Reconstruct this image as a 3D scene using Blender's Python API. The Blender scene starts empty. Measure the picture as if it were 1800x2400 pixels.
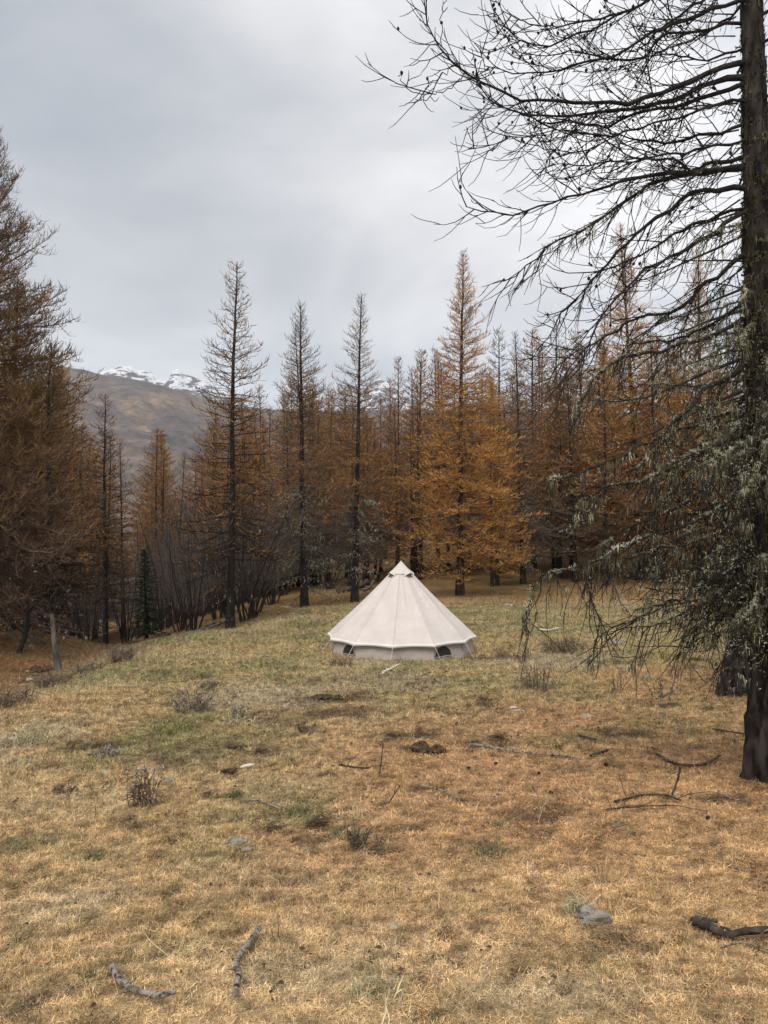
import bpy, math, random
import numpy as np
from mathutils import Vector

random.seed(11)
rng = np.random.default_rng(11)
SC = bpy.context.scene
COL = SC.collection
R = math.radians

# ------------------------------------------------------------------ camera
PITCH = math.atan(67 / 1800)
cam_data = bpy.data.cameras.new("camera")
cam_data.sensor_fit = 'VERTICAL'
cam_data.sensor_height = 24
cam_data.lens = 18
cam_data.clip_start = 0.05
cam_data.clip_end = 30000
cam = bpy.data.objects.new("camera", cam_data)
cam.location = (0, 0, 1.6)
cam.rotation_euler = (math.pi / 2 + PITCH, 0, 0)
COL.objects.link(cam)
SC.camera = cam

# ------------------------------------------------------------------ world: overcast sky with broken cloud
SUN_ELEV, SUN_ROT = R(58), R(35)
world = bpy.data.worlds.new("World")
SC.world = world
world.use_nodes = True
nt = world.node_tree
nt.nodes.clear()


def N(tree, typ, **kw):
    n = tree.nodes.new(typ)
    for k, v in kw.items():
        setattr(n, k, v)
    return n


def ramp(tree, pts, interp='LINEAR'):
    n = tree.nodes.new('ShaderNodeValToRGB')
    n.color_ramp.interpolation = interp
    e = n.color_ramp.elements
    while len(e) < len(pts):
        e.new(0.5)
    for i, (p, c) in enumerate(pts):
        e[i].position = p
        e[i].color = (*c, 1) if len(c) == 3 else c
    return n


w_out = N(nt, 'ShaderNodeOutputWorld')
w_sky = N(nt, 'ShaderNodeTexSky', sky_type='NISHITA', sun_disc=False)
w_sky.sun_elevation = SUN_ELEV
w_sky.sun_rotation = SUN_ROT
w_bg1 = N(nt, 'ShaderNodeBackground')
w_bg1.inputs[1].default_value = 0.10
nt.links.new(w_sky.outputs[0], w_bg1.inputs[0])
w_tc = N(nt, 'ShaderNodeTexCoord')
w_map = N(nt, 'ShaderNodeMapping')
w_map.inputs['Scale'].default_value = (1.0, 1.0, 2.1)
w_map.inputs['Location'].default_value = (0.3, 0.1, 0.45)
nt.links.new(w_tc.outputs['Generated'], w_map.inputs[0])
w_n1 = N(nt, 'ShaderNodeTexNoise')
w_n1.inputs['Scale'].default_value = 2.3
w_n1.inputs['Detail'].default_value = 6
w_n1.inputs['Roughness'].default_value = 0.5
w_n1.inputs['Distortion'].default_value = 0.35
nt.links.new(w_map.outputs[0], w_n1.inputs['Vector'])
w_r1 = ramp(nt, [(0.36, (0.43, 0.455, 0.485)), (0.45, (0.50, 0.518, 0.545)), (0.53, (0.595, 0.602, 0.622)), (0.63, (0.74, 0.74, 0.75))])
nt.links.new(w_n1.outputs[0], w_r1.inputs[0])
# brighter cloud towards the horizon and towards the veiled sun high on the right
w_sep = N(nt, 'ShaderNodeSeparateXYZ')
nt.links.new(w_tc.outputs['Generated'], w_sep.inputs[0])
w_hr = ramp(nt, [(0.0, (1.5, 1.55, 1.6)), (0.18, (1.34, 1.39, 1.44)), (0.31, (1.06, 1.07, 1.08)), (1.0, (1.1, 1.1, 1.1))])
nt.links.new(w_sep.outputs[2], w_hr.inputs[0])
w_mul = N(nt, 'ShaderNodeMix', data_type='RGBA', blend_type='MULTIPLY')
w_mul.inputs[0].default_value = 1
nt.links.new(w_r1.outputs[0], w_mul.inputs[6])
nt.links.new(w_hr.outputs[0], w_mul.inputs[7])
w_dot = N(nt, 'ShaderNodeVectorMath', operation='DOT_PRODUCT')
w_nrm = N(nt, 'ShaderNodeVectorMath', operation='NORMALIZE')
nt.links.new(w_tc.outputs['Generated'], w_nrm.inputs[0])
nt.links.new(w_nrm.outputs[0], w_dot.inputs[0])
sd = Vector((0.44, 0.76, 0.52)).normalized()
w_dot.inputs[1].default_value = sd
w_gl = ramp(nt, [(0.66, (1, 1, 1)), (0.86, (1.14, 1.12, 1.09)), (0.95, (1.36, 1.33, 1.29)), (1.0, (1.6, 1.55, 1.5))])
nt.links.new(w_dot.outputs['Value'], w_gl.inputs[0])
w_mul2 = N(nt, 'ShaderNodeMix', data_type='RGBA', blend_type='MULTIPLY')
w_mul2.inputs[0].default_value = 1
nt.links.new(w_mul.outputs[2], w_mul2.inputs[6])
nt.links.new(w_gl.outputs[0], w_mul2.inputs[7])
w_bg2 = N(nt, 'ShaderNodeBackground')
w_bg2.inputs[1].default_value = 0.64
nt.links.new(w_mul2.outputs[2], w_bg2.inputs[0])
w_mix = N(nt, 'ShaderNodeMixShader')
w_mix.inputs[0].default_value = 0.92
nt.links.new(w_bg1.outputs[0], w_mix.inputs[1])
nt.links.new(w_bg2.outputs[0], w_mix.inputs[2])
nt.links.new(w_mix.outputs[0], w_out.inputs[0])

sun_data = bpy.data.lights.new("sun", 'SUN')
sun_data.energy = 1.5
sun_data.angle = R(40)
sun_data.color = (1.0, 0.94, 0.86)
sun = bpy.data.objects.new("sun", sun_data)
sun.rotation_euler = (R(90) - SUN_ELEV, 0, R(180) - SUN_ROT)
sun.rotation_euler = (R(30), R(-14), 0)
COL.objects.link(sun)

SC.view_settings.view_transform = 'Standard'
SC.view_settings.look = 'None'
SC.view_settings.gamma = 1
SC.view_settings.use_curve_mapping = False
SC.view_settings.exposure = 0.70
SC.cycles.max_bounces = 5
SC.cycles.diffuse_bounces = 3
SC.cycles.glossy_bounces = 2
SC.cycles.transparent_max_bounces = 4

# ------------------------------------------------------------------ helpers
CP, SP = math.cos(PITCH), math.sin(PITCH)


def P(px, py, Y):
    """the world point seen at photo pixel (px, py) at distance Y ahead of the camera"""
    u = (px - 900) / 1800
    v = (1200 - py) / 1800
    t = Y / (CP - SP * v)
    return np.array([u * t, Y, 1.6 + t * (SP + CP * v)])


def vnoise(x, y, seed):
    xi = np.floor(x).astype(np.int64)
    yi = np.floor(y).astype(np.int64)
    fx = x - xi
    fy = y - yi
    fx = fx * fx * (3 - 2 * fx)
    fy = fy * fy * (3 - 2 * fy)

    def h(a, b):
        n = (a * 374761393 + b * 668265263 + seed * 974634777) & 0xFFFFFFFF
        n = ((n ^ (n >> 13)) * 1274126177) & 0xFFFFFFFF
        n = n ^ (n >> 16)
        return (n & 0xFFFF) / 65535.0
    a = h(xi, yi) * (1 - fx) + h(xi + 1, yi) * fx
    b = h(xi, yi + 1) * (1 - fx) + h(xi + 1, yi + 1) * fx
    return a * (1 - fy) + b * fy


def fbm(x, y, scale, octs=4, seed=1, gain=0.5):
    s = np.zeros_like(x, dtype=float)
    a, tot = 1.0, 0.0
    f = 1.0 / scale
    for o in range(octs):
        s += a * (vnoise(x * f + 17.3 * o, y * f - 9.1 * o, seed + o) - 0.5)
        tot += a
        a *= gain
        f *= 2.03
    return s / tot * 2


# ------------------------------------------------------------------ ground shape
CTRL_PX = [(900, 2400, 2.55), (100, 2400, 2.6), (1700, 2400, 2.5), (900, 2100, 4.2), (100, 2100, 4.3), (1700, 2100, 4.1),
           (1790, 1826, 7.0), (900, 1830, 7.2), (200, 1830, 7.3), (1715, 1630, 12), (900, 1650, 11.5), (300, 1650, 11.8), (20, 1655, 11.4),
           (940, 1528, 20.9), (1120, 1525, 21), (767, 1527, 20.8), (1400, 1520, 20.5), (1750, 1512, 20), (560, 1530, 19),
           (270, 1540, 17.8), (450, 1480, 25), (640, 1434, 32), (540, 1484, 30),
           (714, 1428, 36), (831, 1412, 37), (1077, 1397, 40), (1225, 1370, 48), (1400, 1345, 55), (1310, 1334, 59), (1750, 1310, 65),
           (1000, 1350, 56), (880, 1350, 58), (700, 1374, 54), (620, 1402, 45), (500, 1440, 42), (400, 1470, 41), (350, 1490, 38),
           (285, 1520, 32), (250, 1528, 27.5), (150, 1570, 20.5), (60, 1590, 19), (0, 1640, 15.5), (130, 1480, 27), (0, 1492, 24),
           (215, 1500, 30), (1600, 1420, 34), (1300, 1440, 31)]
CTRL_W = [(9, 0, .35), (-8, 0, -.35), (0, -6, .5), (9, 9, -.5), (15, 15, -.6), (-15, 8, -1.6), (30, 40, .1), (45, 70, 2.2), (70, 110, 6),
          (0, 100, 1.2), (22, 100, 3), (-40, 110, -11), (-60, 60, -15), (-40, 30, -4.5), (-32, 10, -2.2), (-19, 46, -5.6), (-15, 56, -4.4),
          (-26, 80, -7), (-10, 76, -3.3), (-9, 110, -1.0), (-90, 110, -26), (100, 60, 4), (100, 110, 9), (60, 20, 1), (-13, 33, -3.4), (-90, 30, -10)]
_c = np.array([P(*q) for q in CTRL_PX] + [np.array(q, float) for q in CTRL_W])


def _U(r2):
    return np.where(r2 > 1e-9, r2 * np.log(np.maximum(r2, 1e-9)), 0)


def _warp(x, y):
    # compress distance so that near and far control points weigh alike
    return x / (6 + np.abs(y)) * 30, np.log((6 + np.maximum(y, -5.5))) * 16


_wx, _wy = _warp(_c[:, 0], _c[:, 1])
_n = len(_c)
_K = _U((_wx[:, None] - _wx[None]) ** 2 + (_wy[:, None] - _wy[None]) ** 2) + np.eye(_n) * 3.0
_A = np.zeros((_n + 3, _n + 3))
_A[:_n, :_n] = _K
_A[:_n, _n] = 1
_A[:_n, _n + 1] = _wx
_A[:_n, _n + 2] = _wy
_A[_n:, :_n] = _A[:_n, _n:].T
# fit sight-line slope (z-1.6)/(dist) rather than z, so errors stay small in the picture
_val = (_c[:, 2] - 1.6) / (8 + np.abs(_c[:, 1]))
_sol = np.linalg.solve(_A, np.concatenate([_val, np.zeros(3)]))


def gz0(x, y):
    x = np.asarray(x, float)
    y = np.asarray(y, float)
    sh = x.shape
    x = x.ravel()
    y = y.ravel()
    out = np.empty(len(x))
    for i in range(0, len(x), 20000):
        wx, wy = _warp(x[i:i + 20000], y[i:i + 20000])
        k = _U((wx[:, None] - _wx[None]) ** 2 + (wy[:, None] - _wy[None]) ** 2)
        out[i:i + 20000] = k @ _sol[:_n] + _sol[_n] + _sol[_n + 1] * wx + _sol[_n + 2] * wy
    return (out * (8 + np.abs(y)) + 1.6).reshape(sh)


BUMPS = []   # (x, y, rx, ry, height) small mounds and hollows in the turf


def gz(x, y):
    x = np.asarray(x, float)
    y = np.asarray(y, float)
    z = gz0(x, y)
    k = np.clip(np.abs(y) / 12, 0.35, 1.0)
    z = z + 0.07 * k * fbm(x, y, 1.7, 3, 5) + 0.028 * fbm(x, y, 0.42, 3, 9) * np.clip(30 / (np.abs(y) + 6), 0, 1)
    return z


def gz1(x, y):
    return float(gz(np.array([x]), np.array([y]))[0])


def G(px, py, near=1.5, far=150):
    """where the sight line through photo pixel (px, py) meets the ground"""
    D = np.geomspace(near, far, 700)
    u = (px - 900) / 1800
    v = (1200 - py) / 1800
    t = D / (CP - SP * v)
    X, Z = u * t, 1.6 + t * (SP + CP * v)
    f = Z - gz(X, D)
    k = np.where(f < 0)[0]
    if len(k) == 0:
        return np.array([X[-1], D[-1], gz1(X[-1], D[-1])])
    k = k[0]
    if k == 0:
        d = D[0]
    else:
        d = D[k - 1] + (D[k] - D[k - 1]) * f[k - 1] / (f[k - 1] - f[k])
    t = d / (CP - SP * v)
    return np.array([u * t, d, gz1(u * t, d)])


# ------------------------------------------------------------------ mesh building
def norm(a):
    return a / np.maximum(np.linalg.norm(a, axis=-1, keepdims=True), 1e-9)


class MB:
    """collects vertices, quads and triangles for ONE mesh object"""

    def __init__(self):
        self.v, self.q, self.t, self.n = [], [], [], 0
        self.att = []

    def add(self, v, q=None, t=None, att=None):
        v = np.asarray(v, float).reshape(-1, 3)
        if q is not None and len(q):
            self.q.append(np.asarray(q).reshape(-1, 4) + self.n)
        if t is not None and len(t):
            self.t.append(np.asarray(t).reshape(-1, 3) + self.n)
        self.v.append(v)
        self.att.append(np.full(len(v), 0.5) if att is None else np.asarray(att, float))
        self.n += len(v)
        return self

    def tubes(self, Pts, Rad, sides=3, att=None):
        Pts = np.asarray(Pts, float)
        if Pts.ndim == 2:
            Pts = Pts[None]
        Rad = np.broadcast_to(np.asarray(Rad, float), Pts.shape[:2])
        M, n, _ = Pts.shape
        if M == 0:
            return self
        T = np.empty_like(Pts)
        T[:, 1:-1] = Pts[:, 2:] - Pts[:, :-2]
        T[:, 0] = Pts[:, 1] - Pts[:, 0]
        T[:, -1] = Pts[:, -1] - Pts[:, -2]
        T = norm(T)
        mean = norm(Pts[:, -1] - Pts[:, 0] + 1e-6)
        ref = np.where(np.abs(mean[:, 2:3]) > 0.75, np.array([[1.0, 0.13, 0]]), np.array([[0.0, 0.1, 1.0]]))[:, None, :]
        U = norm(np.cross(T, np.broadcast_to(ref, T.shape)))
        V = np.cross(T, U)
        ang = np.arange(sides) * 2 * math.pi / sides
        ring = Pts[:, :, None, :] + Rad[:, :, None, None] * (U[:, :, None, :] * np.cos(ang)[None, None, :, None] + V[:, :, None, :] * np.sin(ang)[None, None, :, None])
        base = (np.arange(M) * n * sides)[:, None, None] + (np.arange(n - 1) * sides)[None, :, None]
        j = np.arange(sides)[None, None, :]
        j2 = (j + 1) % sides
        q = np.stack([base + j, base + j2, base + sides + j2, base + sides + j], axis=-1)
        a = None
        if att is not None:
            a = np.repeat(np.broadcast_to(np.asarray(att, float), (M,)), n * sides)
        self.add(ring.reshape(-1, 3), q.reshape(-1, 4), None, a)
        return self

    def ribbons(self, S, w, r):
        """slim flat shoots: root, middle, tip of each in S (M,3,3), half-width w"""
        if len(S) == 0:
            return self
        d = norm(S[:, 2] - S[:, 0])
        sd = norm(np.cross(d, r.normal(0, 1, d.shape))) * (np.broadcast_to(np.asarray(w, float), (len(S),)) * r.uniform(0.7, 1.3, len(S)))[:, None]
        v = np.stack([S[:, 0] - sd, S[:, 0] + sd, S[:, 1] + sd * 0.9, S[:, 1] - sd * 0.9, S[:, 2]], 1).reshape(-1, 3)
        k = np.arange(len(S))[:, None] * 5
        return self.add(v, k + np.array([0, 1, 2, 3]), k + np.array([3, 2, 4]))

    def cap(self, c, nrm, r, k=8):
        nrm = norm(np.asarray(nrm, float))
        a = np.cross(nrm, [0.3, 0.2, 1.0])
        a = norm(a)
        b = np.cross(nrm, a)
        th = np.arange(k) * 2 * math.pi / k
        ring = np.asarray(c) + r * (a[None] * np.cos(th)[:, None] + b[None] * np.sin(th)[:, None])
        v = np.concatenate([ring, [np.asarray(c, float)]])
        t = [(i, (i + 1) % k, k) for i in range(k)]
        return self.add(v, None, t)

    def box(self, lo, hi):
        x0, y0, z0 = lo
        x1, y1, z1 = hi
        v = [(x0, y0, z0), (x1, y0, z0), (x1, y1, z0), (x0, y1, z0), (x0, y0, z1), (x1, y0, z1), (x1, y1, z1), (x0, y1, z1)]
        q = [(3, 2, 1, 0), (4, 5, 6, 7), (0, 1, 5, 4), (1, 2, 6, 5), (2, 3, 7, 6), (3, 0, 4, 7)]
        return self.add(v, q)

    def tris(self):
        return sum(len(a) for a in self.q) * 2 + sum(len(a) for a in self.t)

    def mesh(self, name, mat, smooth=True, origin=(0, 0, 0), att=False):
        me = bpy.data.meshes.new(name)
        v = np.concatenate(self.v) - np.asarray(origin, float)
        q = np.concatenate(self.q) if self.q else np.zeros((0, 4), int)
        t = np.concatenate(self.t) if self.t else np.zeros((0, 3), int)
        me.vertices.add(len(v))
        me.vertices.foreach_set('co', v.astype(np.float32).ravel())
        nl = len(q) * 4 + len(t) * 3
        me.loops.add(nl)
        me.loops.foreach_set('vertex_index', np.concatenate([q.ravel(), t.ravel()]).astype(np.int32))
        npol = len(q) + len(t)
        me.polygons.add(npol)
        st = np.concatenate([np.arange(len(q)) * 4, len(q) * 4 + np.arange(len(t)) * 3]).astype(np.int32)
        me.polygons.foreach_set('loop_start', st)
        me.polygons.foreach_set('use_smooth', np.full(npol, smooth, dtype=bool))
        if att:
            a = me.attributes.new('bv', 'FLOAT', 'POINT')
            a.data.foreach_set('value', np.concatenate(self.att).astype(np.float32))
        me.update(calc_edges=True)
        me.validate()
        if mat is not None:
            me.materials.append(mat)
        return me


TRI = {}


def tag(o, label=None, cat=None, group=None, kind=None):
    if label:
        o['label'] = label
    if cat:
        o['category'] = cat
    if group:
        o['group'] = group
    if kind:
        o['kind'] = kind
    return o


def thing(name, label, cat, loc, group=None, rotz=0):
    o = bpy.data.objects.new(name, None)
    o.empty_display_size = 0.2
    o.location = loc
    o.rotation_euler = (0, 0, rotz)
    COL.objects.link(o)
    return tag(o, label, cat, group)


def part(name, mb, mat, parent=None, smooth=True, origin=None, kind=None, att=False, label=None):
    """one mesh object; with a parent, vertices are given in world space when origin is the parent's place"""
    if origin is None:
        origin = (0, 0, 0)
    me = mb.mesh(name, mat, smooth, origin, att)
    TRI[name] = TRI.get(name, 0) + mb.tris()
    o = bpy.data.objects.new(name, me)
    COL.objects.link(o)
    if parent is not None:
        o.parent = parent
    tag(o, label=label, kind=kind)
    return o


def solo(name, mb, mat, label, cat, group=None, origin=None, smooth=True, kind=None):
    """a thing that is one mesh, standing at origin"""
    o = part(name, mb, mat, None, smooth, origin)
    if origin is not None:
        o.location = origin
    return tag(o, label, cat, group, kind)


def copy_tree(root):
    c = root.copy()
    COL.objects.link(c)
    for ch in list(root.children):
        d = ch.copy()
        COL.objects.link(d)
        d.parent = c
        for g in list(ch.children):
            e = g.copy()
            COL.objects.link(e)
            e.parent = d
    return c


# ------------------------------------------------------------------ materials
def material(name, rough=0.85):
    m = bpy.data.materials.new(name)
    m.use_nodes = True
    t = m.node_tree
    b = t.nodes['Principled BSDF']
    b.inputs['Roughness'].default_value = rough
    b.inputs['Specular IOR Level'].default_value = 0.25
    return m, t, b


def noise(t, scale, detail=3, vec=None, rough=0.55):
    n = t.nodes.new('ShaderNodeTexNoise')
    n.inputs['Scale'].default_value = scale
    n.inputs['Detail'].default_value = detail
    n.inputs['Roughness'].default_value = rough
    if vec is not None:
        t.links.new(vec, n.inputs['Vector'])
    return n


def objco(t):
    n = t.nodes.new('ShaderNodeTexCoord')
    return n.outputs['Object']


def two_tone(name, c1, c2, scale, rough=0.85, lo=0.35, hi=0.65, bump=0.0, bscale=None, stretch=None, c3=None):
    m, t, b = material(name, rough)
    vec = objco(t)
    if stretch:
        mp = t.nodes.new('ShaderNodeMapping')
        mp.inputs['Scale'].default_value = stretch
        t.links.new(vec, mp.inputs[0])
        vec = mp.outputs[0]
    n = noise(t, scale, 5, vec)
    pts = [(lo, c1), (hi, c2)] if c3 is None else [(lo, c1), ((lo + hi) / 2, c2), (hi, c3)]
    r = ramp(t, pts)
    t.links.new(n.outputs[0], r.inputs[0])
    t.links.new(r.outputs[0], b.inputs['Base Color'])
    if bump:
        n2 = noise(t, bscale or scale * 3, 4, vec)
        bp = t.nodes.new('ShaderNodeBump')
        bp.inputs['Strength'].default_value = bump
        bp.inputs['Distance'].default_value = 0.02
        t.links.new(n2.outputs[0], bp.inputs['Height'])
        t.links.new(bp.outputs[0], b.inputs['Normal'])
    return m


def tinted(name, var=0.35, scale=1.3, rough=0.9):
    """colour taken from the object's own colour, varied by noise from spray to spray"""
    m, t, b = material(name, rough)
    oi = t.nodes.new('ShaderNodeObjectInfo')
    n = noise(t, scale, 3, objco(t))
    n2 = noise(t, scale * 9, 1, objco(t))
    mx = t.nodes.new('ShaderNodeMath')
    mx.operation = 'ADD'
    t.links.new(n.outputs[0], mx.inputs[0])
    t.links.new(n2.outputs[0], mx.inputs[1])
    mr = t.nodes.new('ShaderNodeMapRange')
    mr.inputs['From Min'].default_value = 0.7
    mr.inputs['From Max'].default_value = 1.3
    mr.inputs['To Min'].default_value = 1 - var
    mr.inputs['To Max'].default_value = 1 + var
    t.links.new(mx.outputs[0], mr.inputs['Value'])
    hs = t.nodes.new('ShaderNodeHueSaturation')
    t.links.new(oi.outputs['Color'], hs.inputs['Color'])
    t.links.new(mr.outputs[0], hs.inputs['Value'])
    t.links.new(hs.outputs[0], b.inputs['Base Color'])
    b.inputs['Specular IOR Level'].default_value = 0.1
    return m


M = {}
M['needle'] = tinted('needle', 0.42, 0.9)
M['twig'] = tinted('twig', 0.3, 2.0)
M['bark'] = two_tone('bark', (0.008, 0.0065, 0.006), (0.062, 0.05, 0.043), 11, 0.95, 0.42, 0.66, 1.0, 16, (1, 1, 0.28))
M['bark_far'] = two_tone('bark_far', (0.018, 0.015, 0.013), (0.055, 0.045, 0.038), 5, 0.95, 0.35, 0.7, 0.5, 9, (1, 1, 0.3))
M['branch'] = two_tone('branch', (0.012, 0.010, 0.008), (0.04, 0.033, 0.028), 14, 0.95)
M['lichen'] = two_tone('lichen', (0.14, 0.13, 0.08), (0.32, 0.315, 0.21), 6.0, 0.95, 0.36, 0.62, c3=(0.68, 0.67, 0.53))
M['moss'] = two_tone('moss', (0.028, 0.022, 0.011), (0.10, 0.083, 0.043), 5.0, 0.95, 0.35, 0.68, c3=(0.24, 0.22, 0.125))
M['cone'] = two_tone('cone', (0.012, 0.009, 0.007), (0.04, 0.028, 0.02), 60, 0.9)
M['dead_wood'] = two_tone('dead_wood', (0.035, 0.028, 0.024), (0.40, 0.355, 0.30), 22, 0.9, 0.38, 0.62, 0.8, 60, c3=(0.12, 0.095, 0.078))
M['dark_wood'] = two_tone('dark_wood', (0.03, 0.025, 0.02), (0.11, 0.088, 0.07), 14, 0.9, 0.35, 0.7, 0.5, 40)
M['grey_wood'] = two_tone('grey_wood', (0.045, 0.04, 0.036), (0.19, 0.172, 0.15), 6, 0.9, 0.35, 0.65, 0.5, 20, (1, 1, 0.3))
M['chip_wood'] = two_tone('chip_wood', (0.62, 0.55, 0.45), (0.80, 0.74, 0.64), 20, 0.8)
M['stone'] = two_tone('stone', (0.08, 0.07, 0.052), (0.33, 0.305, 0.255), 9, 0.9, 0.35, 0.62, 0.9, 30, c3=(0.19, 0.168, 0.13))
M['pale_stone'] = two_tone('pale_stone', (0.25, 0.22, 0.175), (0.52, 0.48, 0.41), 9, 0.9, 0.35, 0.65, 0.5, 30)
M['soil'] = two_tone('soil', (0.045, 0.03, 0.019), (0.15, 0.10, 0.06), 22, 0.98, 0.35, 0.7, 1.0, 60)
M['dry_stem'] = two_tone('dry_stem', (0.10, 0.075, 0.05), (0.30, 0.235, 0.16), 8, 0.95)
M['withered'] = two_tone('withered', (0.10, 0.08, 0.06), (0.40, 0.345, 0.26), 14, 0.95)
M['seed_head'] = two_tone('seed_head', (0.28, 0.24, 0.18), (0.62, 0.57, 0.47), 30, 0.95)
M['spruce'] = two_tone('spruce', (0.012, 0.018, 0.012), (0.035, 0.05, 0.028), 4, 0.9)
# ------------------------------------------------------------------ ground mesh, colour by ground cover
NR, NC = 430, 330
tt = np.linspace(0, 1, NR)
ys = -4 + (np.exp(tt * 4.2) - 1) / (math.exp(4.2) - 1) * 150
gu = np.linspace(-1, 1, NC)
GX = np.empty((NR, NC))
GY = np.repeat(ys[:, None], NC, 1)
hw = 6.5 + 0.95 * np.maximum(ys, 0)
GX[:] = gu[None, :] * hw[:, None]
GX += (np.sign(gu) * np.abs(gu) ** 6)[None, :] * 6
GZ = gz(GX, GY)

C_STRAW = np.array([0.50, 0.350, 0.178])
C_PALE = np.array([0.52, 0.425, 0.27])
C_NEEDLE = np.array([0.49, 0.298, 0.155])
C_GREEN = np.array([0.19, 0.195, 0.09])
C_OLIVE = np.array([0.315, 0.295, 0.145])
C_SOIL = np.array([0.08, 0.056, 0.037])
C_BANK = np.array([0.24, 0.13, 0.055])
C_FOREST = np.array([0.26, 0.155, 0.065])


def sstep(a, b, x):
    t = np.clip((x - a) / (b - a), 0, 1)
    return t * t * (3 - 2 * t)


def topix(x, y, z):
    dx, dy, dz = x, y, z - 1.6
    f = dy * CP + dz * SP
    v = -dy * SP + dz * CP
    f = np.maximum(f, 0.2)
    return 900 + 1800 * dx / f, 1200 - 1800 * v / f


GPX, GPY = topix(GX, GY, GZ)


def blotch(cx, cy, rx, ry, wob=0.35, seed=3):
    """a patch of ground around the place seen at (cx, cy), with a ragged rim; its sizes are taken from metres there"""
    c = G(cx, cy)
    d = c[1]
    wx = rx * d / 1800
    c2 = G(cx, cy - ry)
    wy = abs(c2[1] - d)
    r = np.sqrt(((GX - c[0]) / wx) ** 2 + ((GY - d) / wy) ** 2)
    r = r * (1 + wob * fbm(GX, GY, 0.5 * wx + 0.05, 4, seed) * 1.6)
    return 1 - sstep(0.55, 1.15, r)


f1 = fbm(GX, GY, 2.6, 4, 21)
f2 = fbm(GX, GY, 0.55, 4, 22)
f3 = fbm(GX, GY, 0.16, 3, 23)
col = np.broadcast_to(C_STRAW, GX.shape + (3,)).copy()


def lay(mask, c):
    global col
    mask = np.clip(mask, 0, 1)[..., None]
    col = col * (1 - mask) + c * mask


lay(sstep(-0.1, 0.5, f1 + 0.5 * f2) * 0.35, C_PALE)
far_mid = sstep(9.5, 15, GY) * (1 - sstep(34, 40, GY))
lay(far_mid * (0.55 + 0.6 * f2 + 0.4 * f1), C_OLIVE)
lay(far_mid * sstep(-0.1, 0.4, f1 * 0.7 + f2 * 0.7) * 0.65, C_GREEN)
lay(far_mid * sstep(0.0, 0.5, fbm(GX, GY, 1.3, 4, 31)) * 0.6, C_PALE * 0.85)
# fallen larch needles under the big tree on the right
nd = sstep(0, 1, 1.25 - np.sqrt(((GX - 3.3) / 4.3) ** 2 + ((GY - 6.8) / 5.0) ** 2) + 0.35 * f1)
lay(nd * 0.8, C_NEEDLE)
for (cx, cy, rx, ry, k) in [(1150, 1900, 330, 110, .75), (1000, 1770, 200, 50, .7), (1350, 1680, 200, 40, .7), (1550, 1590, 260, 45, .7), (700, 1990, 260, 70, .35),
                            (1250, 1570, 130, 22, .4)]:
    lay(blotch(cx, cy, rx, ry, 0.4, 41) * k, C_NEEDLE)
# greener and darker turf
for (cx, cy, rx, ry, k) in [(430, 1700, 160, 42, .9), (300, 1760, 190, 40, .75), (600, 1760, 150, 45, .45), (640, 1880, 170, 45, .5), (520, 1990, 130, 40, .5),
                            (80, 1980, 110, 32, .6), (215, 2010, 60, 20, .8), (860, 1600, 200, 30, .35), (1380, 1730, 120, 16, .6), (1560, 1700, 130, 22, .45),
                            (1150, 2000, 120, 34, .45), (720, 1905, 70, 30, .6), (650, 1700, 120, 36, .5), (1280, 1600, 130, 24, .5), (1400, 1560, 130, 16, .5),
                            (1640, 1560, 90, 14, .6), (420, 2230, 90, 24, .35), (930, 2060, 130, 30, .3), (1100, 2120, 90, 25, .3), (1450, 2260, 90, 30, .25), (330, 1560, 140, 16, .45)]:
    lay(blotch(cx, cy, rx, ry, 0.5, 43) * k * (0.75 + 0.5 * f2), C_GREEN)
for (cx, cy, rx, ry, k) in [(640, 1630, 170, 34, .7), (60, 1730, 110, 60, .7), (900, 1600, 170, 26, .55), (1300, 1550, 150, 26, .6), (850, 1555, 90, 12, .6), (150, 2120, 160, 60, .4),
                            (700, 2280, 260, 60, .35), (1250, 2330, 260, 50, .35)]:
    lay(blotch(cx, cy, rx, ry, 0.5, 47) * k, C_PALE * np.array([.86, .9, .98]))
# churned soil, trodden by cattle
SOIL = [(765, 1636, 60, 9), (815, 1640, 34, 10), (770, 1672, 80, 10), (560, 1752, 44, 9), (612, 1758, 28, 13), (640, 1765, 30, 8), (545, 1806, 36, 14), (490, 1862, 22, 9),
        (985, 1722, 50, 16), (1000, 1756, 62, 12), (925, 1722, 24, 8), (1168, 1728, 26, 10), (1170, 1745, 40, 8), (640, 1942, 34, 8), (750, 1925, 40, 26), (880, 1990, 46, 10),
        (1010, 1660, 60, 8), (1130, 1640, 40, 9), (250, 1745, 50, 14), (190, 1750, 60, 10), (1200, 1540, 70, 8), (1130, 1545, 60, 7), (1240, 1615, 50, 7), (1450, 1720, 60, 12),
        (1640, 1548, 44, 7), (1420, 1555, 46, 6), (990, 1850, 40, 7), (130, 1575, 60, 8), (60, 1575, 70, 8), (930, 1940, 50, 10), (1130, 1980, 60, 14), (1260, 1950, 60, 10),
        (460, 1590, 30, 6), (300, 1655, 40, 6), (590, 1690, 50, 8), (1050, 1590, 60, 6), (1000, 1600, 40, 5), (1560, 1650, 50, 6), (330, 1935, 60, 12), (1700, 1870, 60, 12)]
soilm = np.zeros_like(GX)
for i, (cx, cy, rx, ry) in enumerate(SOIL):
    soilm = np.maximum(soilm, blotch(cx, cy, rx, ry, 0.9, 60 + i) * 0.9)
soilm = np.maximum(soilm, sstep(0.42, 0.75, f2 + 0.6 * fbm(GX, GY, 1.1, 3, 77)) * 0.75 * (1 - sstep(32, 38, GY)))
lay(soilm, C_SOIL)
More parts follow.
